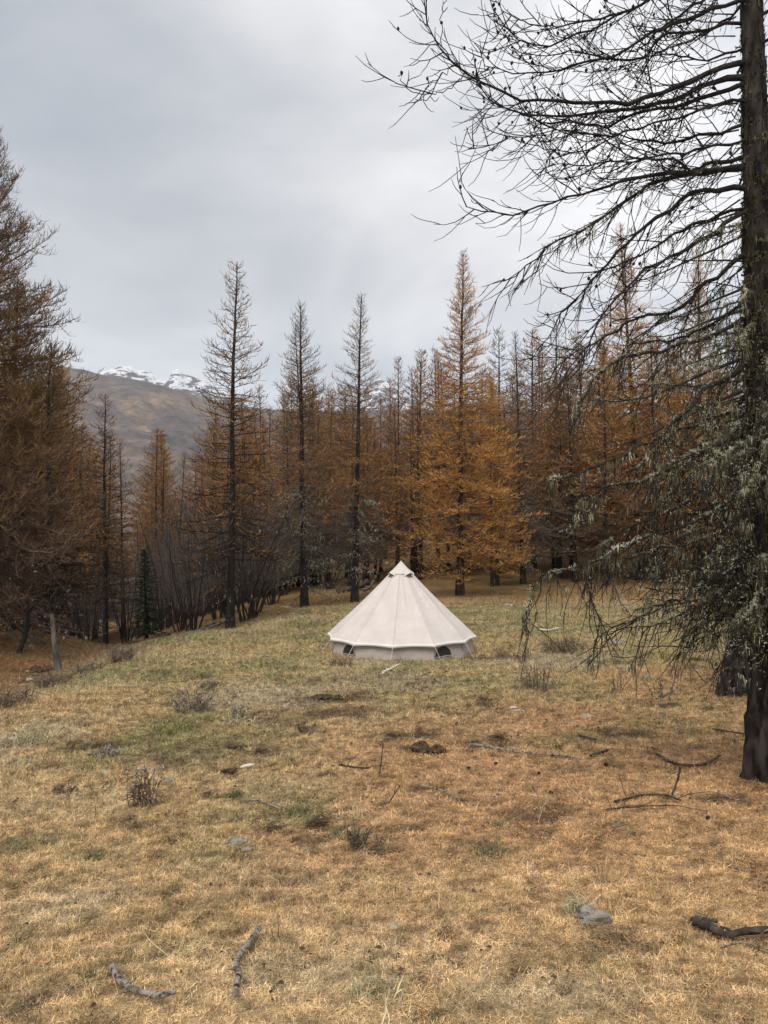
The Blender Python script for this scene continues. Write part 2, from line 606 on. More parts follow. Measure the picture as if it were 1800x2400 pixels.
# red-brown needle bank across the gully, and the forest floor
leftbank = sstep(0, 1.6, -6.4 - 0.06 * (GY - 12) - GX + 0.5 * f1) * sstep(12, 17, GY)
lay(leftbank * 0.9, C_BANK * (1 + 0.35 * f2[..., None]))
gully = sstep(0, 1.3, -5.2 - 0.03 * (GY - 20) - GX + 0.4 * f2) * (1 - sstep(0, 2.2, -7.2 - 0.09 * (GY - 12) - GX)) * sstep(12, 20, GY)
lay(gully * 0.75, np.array([0.13, 0.105, 0.065]))
forest = sstep(33, 42, GY + 2.5 * f1 + 0.12 * GX * 0)
lay(forest * 0.92, C_FOREST * (1 + 0.3 * f2[..., None] + 0.25 * f1[..., None]))
lay(sstep(0, 1.0, -3.2 - GX) * sstep(29, 33, GY + f1) * 0.7, C_FOREST * 0.9)
lay(blotch(1790, 1838, 75, 22, 0.5, 93) * 0.7, np.array([0.2, 0.10, 0.045]))
lay(blotch(1710, 1640, 80, 14, 0.5, 94) * 0.7, np.array([0.2, 0.11, 0.05]))
scar = blotch(100, 1560, 170, 9, 0.4, 91)
lay(scar * 0.75, np.array([0.30, 0.125, 0.06]))
col *= np.clip(1 + 0.16 * f2 + 0.36 * f3, 0.4, 1.6)[..., None]
GZ += soilm * (0.035 * fbm(GX, GY, 0.13, 3, 88) - 0.015) * np.clip(14 / (np.abs(GY) + 2), 0, 1.3)

TENT = P(940, 1526, 20.9)
TENT[2] = gz1(TENT[0], TENT[1])
inTent = (GX - TENT[0]) ** 2 + (GY - TENT[1]) ** 2 < 1.95 ** 2
dist = np.sqrt(GX ** 2 + GY ** 2)
dens = 1150 * np.clip(6.0 / np.maximum(dist, 2.0), 0.0, 1.6) ** 1.15
dens *= (1 - 0.75 * np.clip(soilm, 0, 1)) * np.where(inTent, 0, 1)
dens *= np.where((np.abs(GX) < 0.62 * GY + 2.0) & (GY > 0.4), 1, 0) * (1 - sstep(36, 44, GY)) * (1 - 0.8 * leftbank) * (1 - 0.5 * nd)
dens[dist > 45] = 0
litter = np.clip(300 * np.clip(6.0 / np.maximum(dist, 2.0), 0, 1.6) ** 1.2 * (0.55 + 0.75 * nd), 0, None)
litter *= np.where((np.abs(GX) < 0.62 * GY + 2.0) & (GY > 0.4) & (GY < 26), 1, 0) * np.where(inTent, 0, 1)
tall = np.zeros_like(GX)
for (cx, cy, rx, ry, k) in [(640, 1630, 190, 36, 14), (60, 1740, 130, 70, 16), (900, 1560, 120, 14, 12), (1300, 1530, 160, 30, 9), (250, 1545, 260, 16, 16), (60, 1600, 120, 16, 18),
                            (700, 1690, 120, 30, 9), (1250, 1600, 100, 20, 16), (520, 2250, 500, 120, 4), (1400, 2200, 400, 120, 3), (1500, 1700, 160, 30, 6), (330, 1900, 140, 40, 9),
                            (850, 1950, 120, 50, 5), (450, 1500, 200, 20, 10)]:
    tall = np.maximum(tall, blotch(cx, cy, rx, ry, 0.5, 101) * k)
tall = np.maximum(tall, 1.6 * (GY < 34) * (GY > 0.6) * (0.6 + f1))
tall *= np.where((np.abs(GX) < 0.6 * GY + 1.5), 1, 0) * np.where(inTent, 0, 1) * (1 - 0.9 * (GY > 40))
tall = np.maximum(tall, 0)

gm = MB()
idx = np.arange(NR * NC).reshape(NR, NC)
gq = np.stack([idx[:-1, :-1], idx[:-1, 1:], idx[1:, 1:], idx[1:, :-1]], -1)
gm.add(np.stack([GX, GY, GZ], -1), gq)


def ground_mat():
    m, t, b = material('meadow', 0.95)
    at = N(t, 'ShaderNodeAttribute', attribute_name='gcol')
    geo = N(t, 'ShaderNodeNewGeometry')
    n1 = noise(t, 38, 4, geo.outputs['Position'], 0.7)
    n2 = noise(t, 150, 2, geo.outputs['Position'], 0.6)
    ad = N(t, 'ShaderNodeMath', operation='ADD')
    t.links.new(n1.outputs[0], ad.inputs[0])
    t.links.new(n2.outputs[0], ad.inputs[1])
    mr = N(t, 'ShaderNodeMapRange')
    mr.inputs['From Min'].default_value = 0.72
    mr.inputs['From Max'].default_value = 1.28
    mr.inputs['To Min'].default_value = 0.22
    mr.inputs['To Max'].default_value = 1.3
    t.links.new(ad.outputs[0], mr.inputs['Value'])
    hs = N(t, 'ShaderNodeHueSaturation')
    t.links.new(at.outputs['Color'], hs.inputs['Color'])
    t.links.new(mr.outputs[0], hs.inputs['Value'])
    t.links.new(hs.outputs[0], b.inputs['Base Color'])
    bp = N(t, 'ShaderNodeBump')
    bp.inputs['Strength'].default_value = 0.8
    bp.inputs['Distance'].default_value = 0.03
    t.links.new(n1.outputs[0], bp.inputs['Height'])
    t.links.new(bp.outputs[0], b.inputs['Normal'])
    b.inputs['Specular IOR Level'].default_value = 0.1
    return m


M['meadow'] = ground_mat()
ground = part('ground', gm, M['meadow'])
tag(ground, 'meadow of dry straw coloured turf running down to the larch wood', None, None, 'structure')


def add_attr(me, name, typ, arr):
    a = me.attributes.new(name, typ, 'POINT')
    if typ == 'FLOAT':
        a.data.foreach_set('value', arr.ravel().astype(np.float32))
    else:
        c = np.concatenate([arr.reshape(-1, 3), np.ones((arr.size // 3, 1))], 1)
        a.data.foreach_set('color', c.ravel().astype(np.float32))


gme = ground.data
add_attr(gme, 'gcol', 'FLOAT_COLOR', np.clip(col, 0.01, 1))
add_attr(gme, 'dens', 'FLOAT', dens)
add_attr(gme, 'litter', 'FLOAT', litter)
add_attr(gme, 'tall', 'FLOAT', tall)
crm = (9 * np.clip(6.0 / np.maximum(dist, 2.5), 0, 1.4) * np.clip(0.25 + 2.2 * (f2 + 0.3 * f3) + 5 * soilm, 0, 6)) * (np.abs(GX) < 0.62 * GY + 2.0) * (GY > 0.4) * (GY < 34) * np.where(inTent, 0, 1)
add_attr(gme, 'crumbs', 'FLOAT', crm)
add_attr(gme, 'gsize', 'FLOAT', np.clip(0.37 + dist / 13, 0.52, 2.1))


# ------------------------------------------------------------------ grass: blades scattered over the meadow
def blade_mat(name, tint, mixf, vlo=0.42, vhi=1.85):
    m, t, b = material(name, 0.8)
    at = N(t, 'ShaderNodeAttribute', attribute_name='gcol', attribute_type='INSTANCER')
    bv = N(t, 'ShaderNodeAttribute', attribute_name='bv')
    oi = N(t, 'ShaderNodeObjectInfo')
    mx = N(t, 'ShaderNodeMix', data_type='RGBA')
    mx.inputs[0].default_value = mixf
    mx.inputs[7].default_value = (*tint, 1)
    t.links.new(at.outputs['Color'], mx.inputs[6])
    ad = N(t, 'ShaderNodeMath', operation='MULTIPLY_ADD')
    t.links.new(oi.outputs['Random'], ad.inputs[0])
    ad.inputs[1].default_value = 0.45
    t.links.new(bv.outputs['Fac'], ad.inputs[2])
    mr = N(t, 'ShaderNodeMapRange')
    mr.inputs['From Max'].default_value = 1.45
    mr.inputs['To Min'].default_value = vlo
    mr.inputs['To Max'].default_value = vhi
    t.links.new(ad.outputs[0], mr.inputs['Value'])
    geo = N(t, 'ShaderNodeNewGeometry')
    nz = noise(t, 8.0, 5, geo.outputs['Position'], 0.7)
    m2 = N(t, 'ShaderNodeMapRange')
    m2.inputs['From Min'].default_value = 0.38
    m2.inputs['From Max'].default_value = 0.60
    m2.inputs['To Min'].default_value = 0.42
    m2.inputs['To Max'].default_value = 1.5
    t.links.new(nz.outputs[0], m2.inputs['Value'])
    mm = N(t, 'ShaderNodeMath', operation='MULTIPLY')
    t.links.new(mr.outputs[0], mm.inputs[0])
    t.links.new(m2.outputs[0], mm.inputs[1])
    hs = N(t, 'ShaderNodeHueSaturation')
    t.links.new(mx.outputs[2], hs.inputs['Color'])
    t.links.new(mm.outputs[0], hs.inputs['Value'])
    t.links.new(hs.outputs[0], b.inputs['Base Color'])
    b.inputs['Specular IOR Level'].default_value = 0.15
    return m


M['blade'] = blade_mat('blade', (0.52, 0.40, 0.21), 0.15)
M['needle_litter'] = blade_mat('needle_litter', (0.52, 0.27, 0.10), 0.55)
M['stalk'] = blade_mat('stalk', (0.55, 0.43, 0.26), 0.75, 0.55, 1.35)


def blades(mb, n, rad, lmin, lmax, width, lean, curl, r):
    """n curved, tapering blades rooted in a disc; each 2 segments"""
    a = r.uniform(0, 2 * math.pi, n)
    rr = rad * np.sqrt(r.uniform(0, 1, n))
    b = np.stack([rr * np.cos(a), rr * np.sin(a), np.full(n, -0.006)], 1)
    az = r.uniform(0, 2 * math.pi, n)
    L = r.uniform(lmin, lmax, n)
    el = np.clip(r.normal(lean, 0.35, n), 0.02, 1.5)
    d0 = np.stack([np.cos(az) * np.cos(el), np.sin(az) * np.cos(el), np.sin(el)], 1)
    el2 = el - curl * r.uniform(0.3, 1.4, n)
    az2 = az + r.normal(0, 0.7, n)
    d1 = np.stack([np.cos(az2) * np.cos(el2), np.sin(az2) * np.cos(el2), np.sin(el2)], 1)
    side = np.stack([-np.sin(az), np.cos(az), r.normal(0, 0.5, n)], 1)
    side = norm(side) * width * r.uniform(0.6, 1.3, n)[:, None]
    p1 = b + d0 * (L * 0.5)[:, None]
    p2 = p1 + d1 * (L * 0.5)[:, None]
    p2[:, 2] = np.maximum(p2[:, 2], 0.004)
    v = np.stack([b - side, b + side, p1 + side * 0.8, p1 - side * 0.8, p2], 1).reshape(-1, 3)
    k = np.arange(n)[:, None] * 5
    mb.add(v, k + np.array([0, 1, 2, 3]), k + np.array([3, 2, 4]), np.repeat(r.uniform(0, 1, n), 5))


def proto_collection(name, makers, mat):
    c = bpy.data.collections.new(name)
    for i, f in enumerate(makers):
        mb = MB()
        f(mb, np.random.default_rng(100 + i))
        me = mb.mesh(name, mat, False, (0, 0, 0), True)
        o = bpy.data.objects.new(name, me)
        c.objects.link(o)
    return c


def scatter(name, label, attr, coll, seed, smin, smax, tilt=0.25, size_attr=True):
    ng = bpy.data.node_groups.new(name, 'GeometryNodeTree')
    ng.interface.new_socket('Geometry', in_out='INPUT', socket_type='NodeSocketGeometry')
    ng.interface.new_socket('Geometry', in_out='OUTPUT', socket_type='NodeSocketGeometry')
    gi = ng.nodes.new('NodeGroupInput')
    go = ng.nodes.new('NodeGroupOutput')
    dp = ng.nodes.new('GeometryNodeDistributePointsOnFaces')
    dp.inputs['Seed'].default_value = seed
    na = ng.nodes.new('GeometryNodeInputNamedAttribute')
    na.data_type = 'FLOAT'
    na.inputs['Name'].default_value = attr
    ng.links.new(gi.outputs[0], dp.inputs['Mesh'])
    ng.links.new(na.outputs['Attribute'], dp.inputs['Density'])
    ci = ng.nodes.new('GeometryNodeCollectionInfo')
    ci.inputs['Collection'].default_value = coll
    ci.inputs['Separate Children'].default_value = True
    ci.inputs['Reset Children'].default_value = True
    ip = ng.nodes.new('GeometryNodeInstanceOnPoints')
    ip.inputs['Pick Instance'].default_value = True
    ng.links.new(dp.outputs['Points'], ip.inputs['Points'])
    ng.links.new(ci.outputs[0], ip.inputs['Instance'])
    rv = ng.nodes.new('FunctionNodeRandomValue')
    rv.data_type = 'FLOAT_VECTOR'
    rv.inputs[0].default_value = (-tilt, -tilt, 0)
    rv.inputs[1].default_value = (tilt, tilt, 6.283)
    ng.links.new(rv.outputs[0], ip.inputs['Rotation'])
    rs = ng.nodes.new('FunctionNodeRandomValue')
    rs.data_type = 'FLOAT'
    rs.inputs[2].default_value = smin
    rs.inputs[3].default_value = smax
    ri = ng.nodes.new('FunctionNodeRandomValue')
    ri.data_type = 'INT'
    ri.inputs[4].default_value = 0
    ri.inputs[5].default_value = len(coll.objects) - 1
    ng.links.new(ri.outputs[2], ip.inputs['Instance Index'])
    if size_attr:
        ns = ng.nodes.new('GeometryNodeInputNamedAttribute')
        ns.data_type = 'FLOAT'
        ns.inputs['Name'].default_value = 'gsize'
        mu = ng.nodes.new('ShaderNodeMath')
        mu.operation = 'MULTIPLY'
        ng.links.new(rs.outputs[1], mu.inputs[0])
        ng.links.new(ns.outputs['Attribute'], mu.inputs[1])
        ng.links.new(mu.outputs[0], ip.inputs['Scale'])
    else:
        ng.links.new(rs.outputs[1], ip.inputs['Scale'])
    ng.links.new(ip.outputs[0], go.inputs[0])
    o = bpy.data.objects.new(name, gme)
    COL.objects.link(o)
    md = o.modifiers.new('scatter', 'NODES')
    md.node_group = ng
    return tag(o, label, None, None, 'stuff')


turf = proto_collection('grass_tuft', [
    lambda mb, r: blades(mb, 24, 0.065, 0.015, 0.045, 0.0018, 0.35, 0.9, r),
    lambda mb, r: blades(mb, 26, 0.07, 0.012, 0.04, 0.0018, 0.25, 0.6, r),
    lambda mb, r: blades(mb, 22, 0.06, 0.015, 0.055, 0.0018, 0.5, 1.1, r),
    lambda mb, r: blades(mb, 28, 0.075, 0.012, 0.035, 0.0020, 0.2, 0.5, r),
    lambda mb, r: blades(mb, 16, 0.035, 0.03, 0.085, 0.0018, 0.85, 1.1, r)], M['blade'])
litt = proto_collection('litter_patch', [
    lambda mb, r: blades(mb, 18, 0.08, 0.02, 0.05, 0.0018, 0.05, 0.25, r),
    lambda mb, r: blades(mb, 20, 0.09, 0.02, 0.045, 0.0020, 0.08, 0.3, r)], M['needle_litter'])
stalks = proto_collection('dry_stalk', [
    lambda mb, r: blades(mb, 5, 0.03, 0.10, 0.28, 0.0020, 1.0, 0.9, r),
    lambda mb, r: blades(mb, 9, 0.04, 0.08, 0.22, 0.0022, 0.8, 1.0, r),
    lambda mb, r: blades(mb, 2, 0.02, 0.2, 0.42, 0.0018, 0.7, 1.0, r)], M['stalk'])
def crumbs(mb, n, rad, smin, smax, r):
    """little irregular crumbs of soil, bark and cone lying in the turf"""
    for k in range(n):
        a, q_ = r.uniform(0, 6.283), rad * math.sqrt(r.uniform())
        s_ = r.uniform(smin, smax)
        v = np.array([[1, 0, 0], [-.5, .8, 0], [-.6, -.8, 0.1], [0, 0, .8], [.2, .1, -.4]]) * s_ * r.uniform(0.6, 1.4, (5, 3)) * np.array([1.3, 0.8, 0.7])
        c_, d_ = math.cos(a), math.sin(a)
        v[:, :2] = v[:, :2] @ np.array([[c_, -d_], [d_, c_]])
        v += np.array([q_ * math.cos(a * 3), q_ * math.sin(a * 3), s_ * 0.9 + 0.006])
        mb.add(v, None, [(0, 1, 3), (1, 2, 3), (2, 0, 3), (1, 0, 4), (2, 1, 4), (0, 2, 4)], np.full(5, r.uniform(0, 1)))


M['crumb'] = two_tone('crumb', (0.03, 0.022, 0.016), (0.14, 0.095, 0.06), 25, 0.95, 0.4, 0.62)
crumb = proto_collection('crumb_patch', [
    lambda mb, r: crumbs(mb, 5, 0.10, 0.004, 0.013, r),
    lambda mb, r: crumbs(mb, 2, 0.06, 0.006, 0.020, r),
    lambda mb, r: crumbs(mb, 9, 0.14, 0.003, 0.010, r)], M['crumb'])
scatter('soil_crumbs', 'dark crumbs of soil, bark and cone scales lying in the turf', 'crumbs', crumb, 14, 0.7, 1.5, 0.2)
scatter('grass', 'short dry turf covering the whole meadow around the tent', 'dens', turf, 3, 0.75, 1.25)
scatter('needle_litter', 'carpet of fallen orange larch needles among the turf', 'litter', litt, 5, 0.8, 1.3, 0.1)
scatter('dry_grass', 'long pale dead grass stalks standing in the turf', 'tall', stalks, 8, 0.7, 1.2, 0.3, False)

# ------------------------------------------------------------------ far mountains
def ridge(pts, px):
    a = np.array(pts, float)
    return np.interp(px, a[:, 0], a[:, 1])


HPX = np.linspace(-900, 2700, 520)
HD = np.concatenate([np.geomspace(120, 1200, 26), np.linspace(1300, 3000, 50), np.linspace(3050, 4200, 26)])


def hill_height(px, D):
    top = ridge([(-900, 800), (0, 850), (120, 855), (190, 866), (230, 875), (300, 884), (380, 900), (450, 920), (520, 940), (640, 958), (800, 965), (900, 955), (1000, 960), (1200, 965), (1800, 960), (2700, 900)], px)
    H = 1.6 + 3000 * (1267 - top) / 1800
    t = np.clip((D - 900) / 2100, 0, 1.0)
    prof = t ** 1.25
    back = np.clip((D - 3000) / 1200, 0, 1)
    valley = -18 - 55 * sstep(150, 700, D) + 30 * sstep(500, 1400, D)
    x = D * (px - 900) / 1800
    n = fbm(x, D, 620, 6, 201, 0.55)
    n2 = 1 - np.abs(fbm(x + 80 * n, D, 420, 5, 211, 0.55)) * 2
    rel = sstep(900, 1700, D) * (1 - 0.92 * sstep(2350, 2950, D))
    z = valley * (1 - prof) + H * prof * (1 - 0.75 * back) + rel * (85 * n + 70 * n2 - 45)
    return x, z + 5 * fbm(x, D, 70, 3, 231) * sstep(600, 1500, D)


hp, hd = np.meshgrid(HPX, HD)
hx, hz = hill_height(hp, hd)
hm = MB()
ii = np.arange(hp.size).reshape(hp.shape)
hm.add(np.stack([hx, hd, hz], -1), np.stack([ii[:-1, :-1], ii[:-1, 1:], ii[1:, 1:], ii[1:, :-1]], -1))


def hill_mat():
    m, t, b = material('hill', 0.95)
    geo = N(t, 'ShaderNodeNewGeometry')
    n1 = noise(t, 0.0045, 6, geo.outputs['Position'], 0.62)
    n2 = noise(t, 0.028, 7, geo.outputs['Position'], 0.72)
    r = ramp(t, [(0.36, (0.095, 0.078, 0.078)), (0.50, (0.135, 0.11, 0.102)), (0.60, (0.235, 0.17, 0.115)), (0.68, (0.15, 0.122, 0.115))])
    t.links.new(n1.outputs[0], r.inputs[0])
    r2 = ramp(t, [(0.38, (0.5, 0.5, 0.53)), (0.62, (1.35, 1.3, 1.22))])
    t.links.new(n2.outputs[0], r2.inputs[0])
    mx = N(t, 'ShaderNodeMix', data_type='RGBA', blend_type='MULTIPLY')
    mx.inputs[0].default_value = 1
    t.links.new(r.outputs[0], mx.inputs[6])
    t.links.new(r2.outputs[0], mx.inputs[7])
    t.links.new(mx.outputs[2], b.inputs['Base Color'])
    return m


hill = part('hills', hm, hill_mat())
tag(hill, 'brown grassy mountainside across the valley', None, None, 'structure')

# snowy peaks
PK = np.linspace(-300, 1500, 420)
PD = np.linspace(4300, 7200, 66)
pp, pd = np.meshgrid(PK, PD)
crest = ridge([(-300, 880), (60, 880), (150, 876), (205, 868), (240, 862), (262, 853), (285, 846), (295, 844), (315, 853), (335, 860), (352, 866), (366, 876), (380, 884), (390, 874), (402, 859), (410, 853), (419, 860),
               (430, 866), (452, 867), (475, 873), (500, 892), (540, 915), (600, 955), (800, 965), (860, 905), (890, 880), (915, 893), (950, 922), (1000, 960), (1500, 980)], pp)
Hc = 1.6 + 5750 * (1267 - crest) / 1800
tpk = np.clip(1 - np.abs(pd - 5750) / 1450, 0, 1)
pxw = pd * (pp - 900) / 1800
rn = 1 - np.abs(fbm(pxw, pd, 380, 6, 301, 0.6)) * 2
rn2 = fbm(pxw + 0.5 * pd, pd, 160, 4, 307, 0.6)
pz = 500 + (Hc - 500) * tpk ** 1.05 + (rn - 0.95) * 330 * np.clip(1 - tpk, 0, 1) ** 0.5 * (tpk > 0) + (rn2 - 0.5) * 60 * np.clip((1 - tpk) * 6, 0.0, 1)
pm = MB()
ii = np.arange(pp.size).reshape(pp.shape)
pm.add(np.stack([pxw, pd, pz], -1), np.stack([ii[:-1, :-1], ii[:-1, 1:], ii[1:, 1:], ii[1:, :-1]], -1))


def snow_mat():
    m, t, b = material('snowy_rock', 0.9)
    geo = N(t, 'ShaderNodeNewGeometry')
    mp = N(t, 'ShaderNodeMapping')
    mp.inputs['Rotation'].default_value = (0.0, R(38), 0.0)
    mp.inputs['Scale'].default_value = (0.6, 0.6, 2.2)
    t.links.new(geo.outputs['Position'], mp.inputs[0])
    n1 = noise(t, 0.015, 7, mp.outputs[0], 0.7)
    r = ramp(t, [(0.42, (0.05, 0.048, 0.05)), (0.49, (0.12, 0.12, 0.13)), (0.52, (0.86, 0.87, 0.90))])
    sx = N(t, 'ShaderNodeSeparateXYZ')
    t.links.new(geo.outputs['Position'], sx.inputs[0])
    mr = N(t, 'ShaderNodeMapRange')
    mr.inputs['From Min'].default_value = 1100
    mr.inputs['From Max'].default_value = 1330
    mr.inputs['To Min'].default_value = -0.01
    mr.inputs['To Max'].default_value = 0.05
    t.links.new(sx.outputs[2], mr.inputs['Value'])
    ad = N(t, 'ShaderNodeMath', operation='ADD')
    t.links.new(n1.outputs[0], ad.inputs[0])
    t.links.new(mr.outputs[0], ad.inputs[1])
    t.links.new(ad.outputs[0], r.inputs[0])
    t.links.new(r.outputs[0], b.inputs['Base Color'])
    return m


peaks = part('mountains', pm, snow_mat())
tag(peaks, 'rocky peaks under fresh snow behind the brown mountainside', None, None, 'structure')

# the air: a thin even haze between here and the mountains
zlo = min(GZ.min(), hz.min(), pz.min()) - 1.0
zhi = max(hz.max(), pz.max()) + 20
hb = MB()
hb.box((-5200, -60, zlo), (5200, 7300, zhi))
m_h = bpy.data.materials.new('haze')
m_h.use_nodes = True
m_h.node_tree.nodes.clear()
ho = N(m_h.node_tree, 'ShaderNodeOutputMaterial')
hv = N(m_h.node_tree, 'ShaderNodeVolumePrincipled')
hv.inputs['Color'].default_value = (0.86, 0.90, 0.97, 1)
hv.inputs['Density'].default_value = 0.00009
m_h.node_tree.links.new(hv.outputs[0], ho.inputs['Volume'])
haze = part('haze', hb, m_h, None, False)
tag(haze, 'thin haze between the meadow and the mountains', None, None, 'stuff')
# ------------------------------------------------------------------ trees
def grow(base, d, L, n, bends, jit=0.05, r=rng):
    base = np.asarray(base, float)
    Mn = len(base)
    Pt = np.empty((Mn, n, 3))
    Pt[:, 0] = base
    d = norm(np.asarray(d, float))
    L = np.broadcast_to(np.asarray(L, float), (Mn,))
    for k in range(1, n):
        b = bends[k - 1]
        d = d + r.normal(0, jit, (Mn, 3))
        d[:, 2] += b
        d = norm(d)
        Pt[:, k] = Pt[:, k - 1] + d * (L / (n - 1))[:, None]
    return Pt


def spread(Pt, cnt, s0, s1, r=rng):
    """children along parents: parent index, position 0..1, place, tangent, side"""
    cnt = np.asarray(cnt, int)
    i = np.repeat(np.arange(len(cnt)), cnt)
    st = np.concatenate([[0], np.cumsum(cnt)[:-1]])
    loc = np.arange(len(i)) - np.repeat(st, cnt)
    s = s0 + (s1 - s0) * (loc + r.uniform(0, 1, len(i))) / np.maximum(np.repeat(cnt, cnt), 1)
    n = Pt.shape[1]
    f = np.clip(s * (n - 1), 0, n - 1.001)
    k = f.astype(int)
    w = (f - k)[:, None]
    a, b = Pt[i, k], Pt[i, k + 1]
    return i, s, a * (1 - w) + b * w, norm(b - a), np.where(loc % 2 == 0, 1.0, -1.0)


UP = np.array([0, 0, 1.0])


def tufts(mb, pts, n, lmin, lmax, wid, r, hang=0.0):
    """n short pointed flakes around every point"""
    b = np.repeat(pts, n, 0)
    m = len(b)
    if m == 0:
        return
    d = r.normal(0, 1, (m, 3))
    d[:, 2] -= hang
    d = norm(d)
    L = r.uniform(lmin, lmax, m)[:, None]
    s = norm(np.cross(d, r.normal(0, 1, (m, 3)))) * (wid * r.uniform(0.6, 1.3, m))[:, None]
    b = b + d * L * -0.15
    v = np.stack([b - s, b + s, b + d * L], 1).reshape(-1, 3)
    mb.add(v, None, np.arange(m * 3).reshape(-1, 3))


def beards(mb, pts, lmin, lmax, wid, r):
    """hanging, tapering strands of lichen"""
    m = len(pts)
    if m == 0:
        return
    L = r.uniform(lmin, lmax, m) * r.uniform(0.5, 1, m)
    az = r.uniform(0, 2 * math.pi, m)
    s = np.stack([np.cos(az), np.sin(az), np.zeros(m)], 1) * (wid * r.uniform(0.5, 1.4, m))[:, None]
    o = r.normal(0, 0.18, (m, 3)) * L[:, None]
    o[:, 2] = 0
    p0 = pts
    p1 = p0 + o * 0.6 - UP * (L * 0.5)[:, None]
    p2 = p1 + o * 0.2 + r.normal(0, 0.05, (m, 3)) * L[:, None] - UP * (L * 0.5)[:, None]
    v = np.stack([p0 - s, p0 + s, p1 + s * 0.8, p1 - s * 0.8, p2], 1).reshape(-1, 3)
    k = np.arange(m)[:, None] * 5
    mb.add(v, k + np.array([0, 1, 2, 3]), k + np.array([3, 2, 4]))


def trunk_line(H, lean=(0, 0), wob=0.1, n=16, r=rng):
    t = np.linspace(0, 1, n)
    w = np.cumsum(r.normal(0, 1, (n, 2)), 0)
    w -= w[0]
    w = w / max(1, np.abs(w).max()) * wob
    return np.stack([lean[0] * t ** 1.2 + w[:, 0] * t, lean[1] * t ** 1.2 + w[:, 1] * t, t * H - 0.15 * (t == 0)], 1)


def along(line, z):
    return np.stack([np.interp(z, line[:, 2], line[:, 0]), np.interp(z, line[:, 2], line[:, 1]), z], 1)


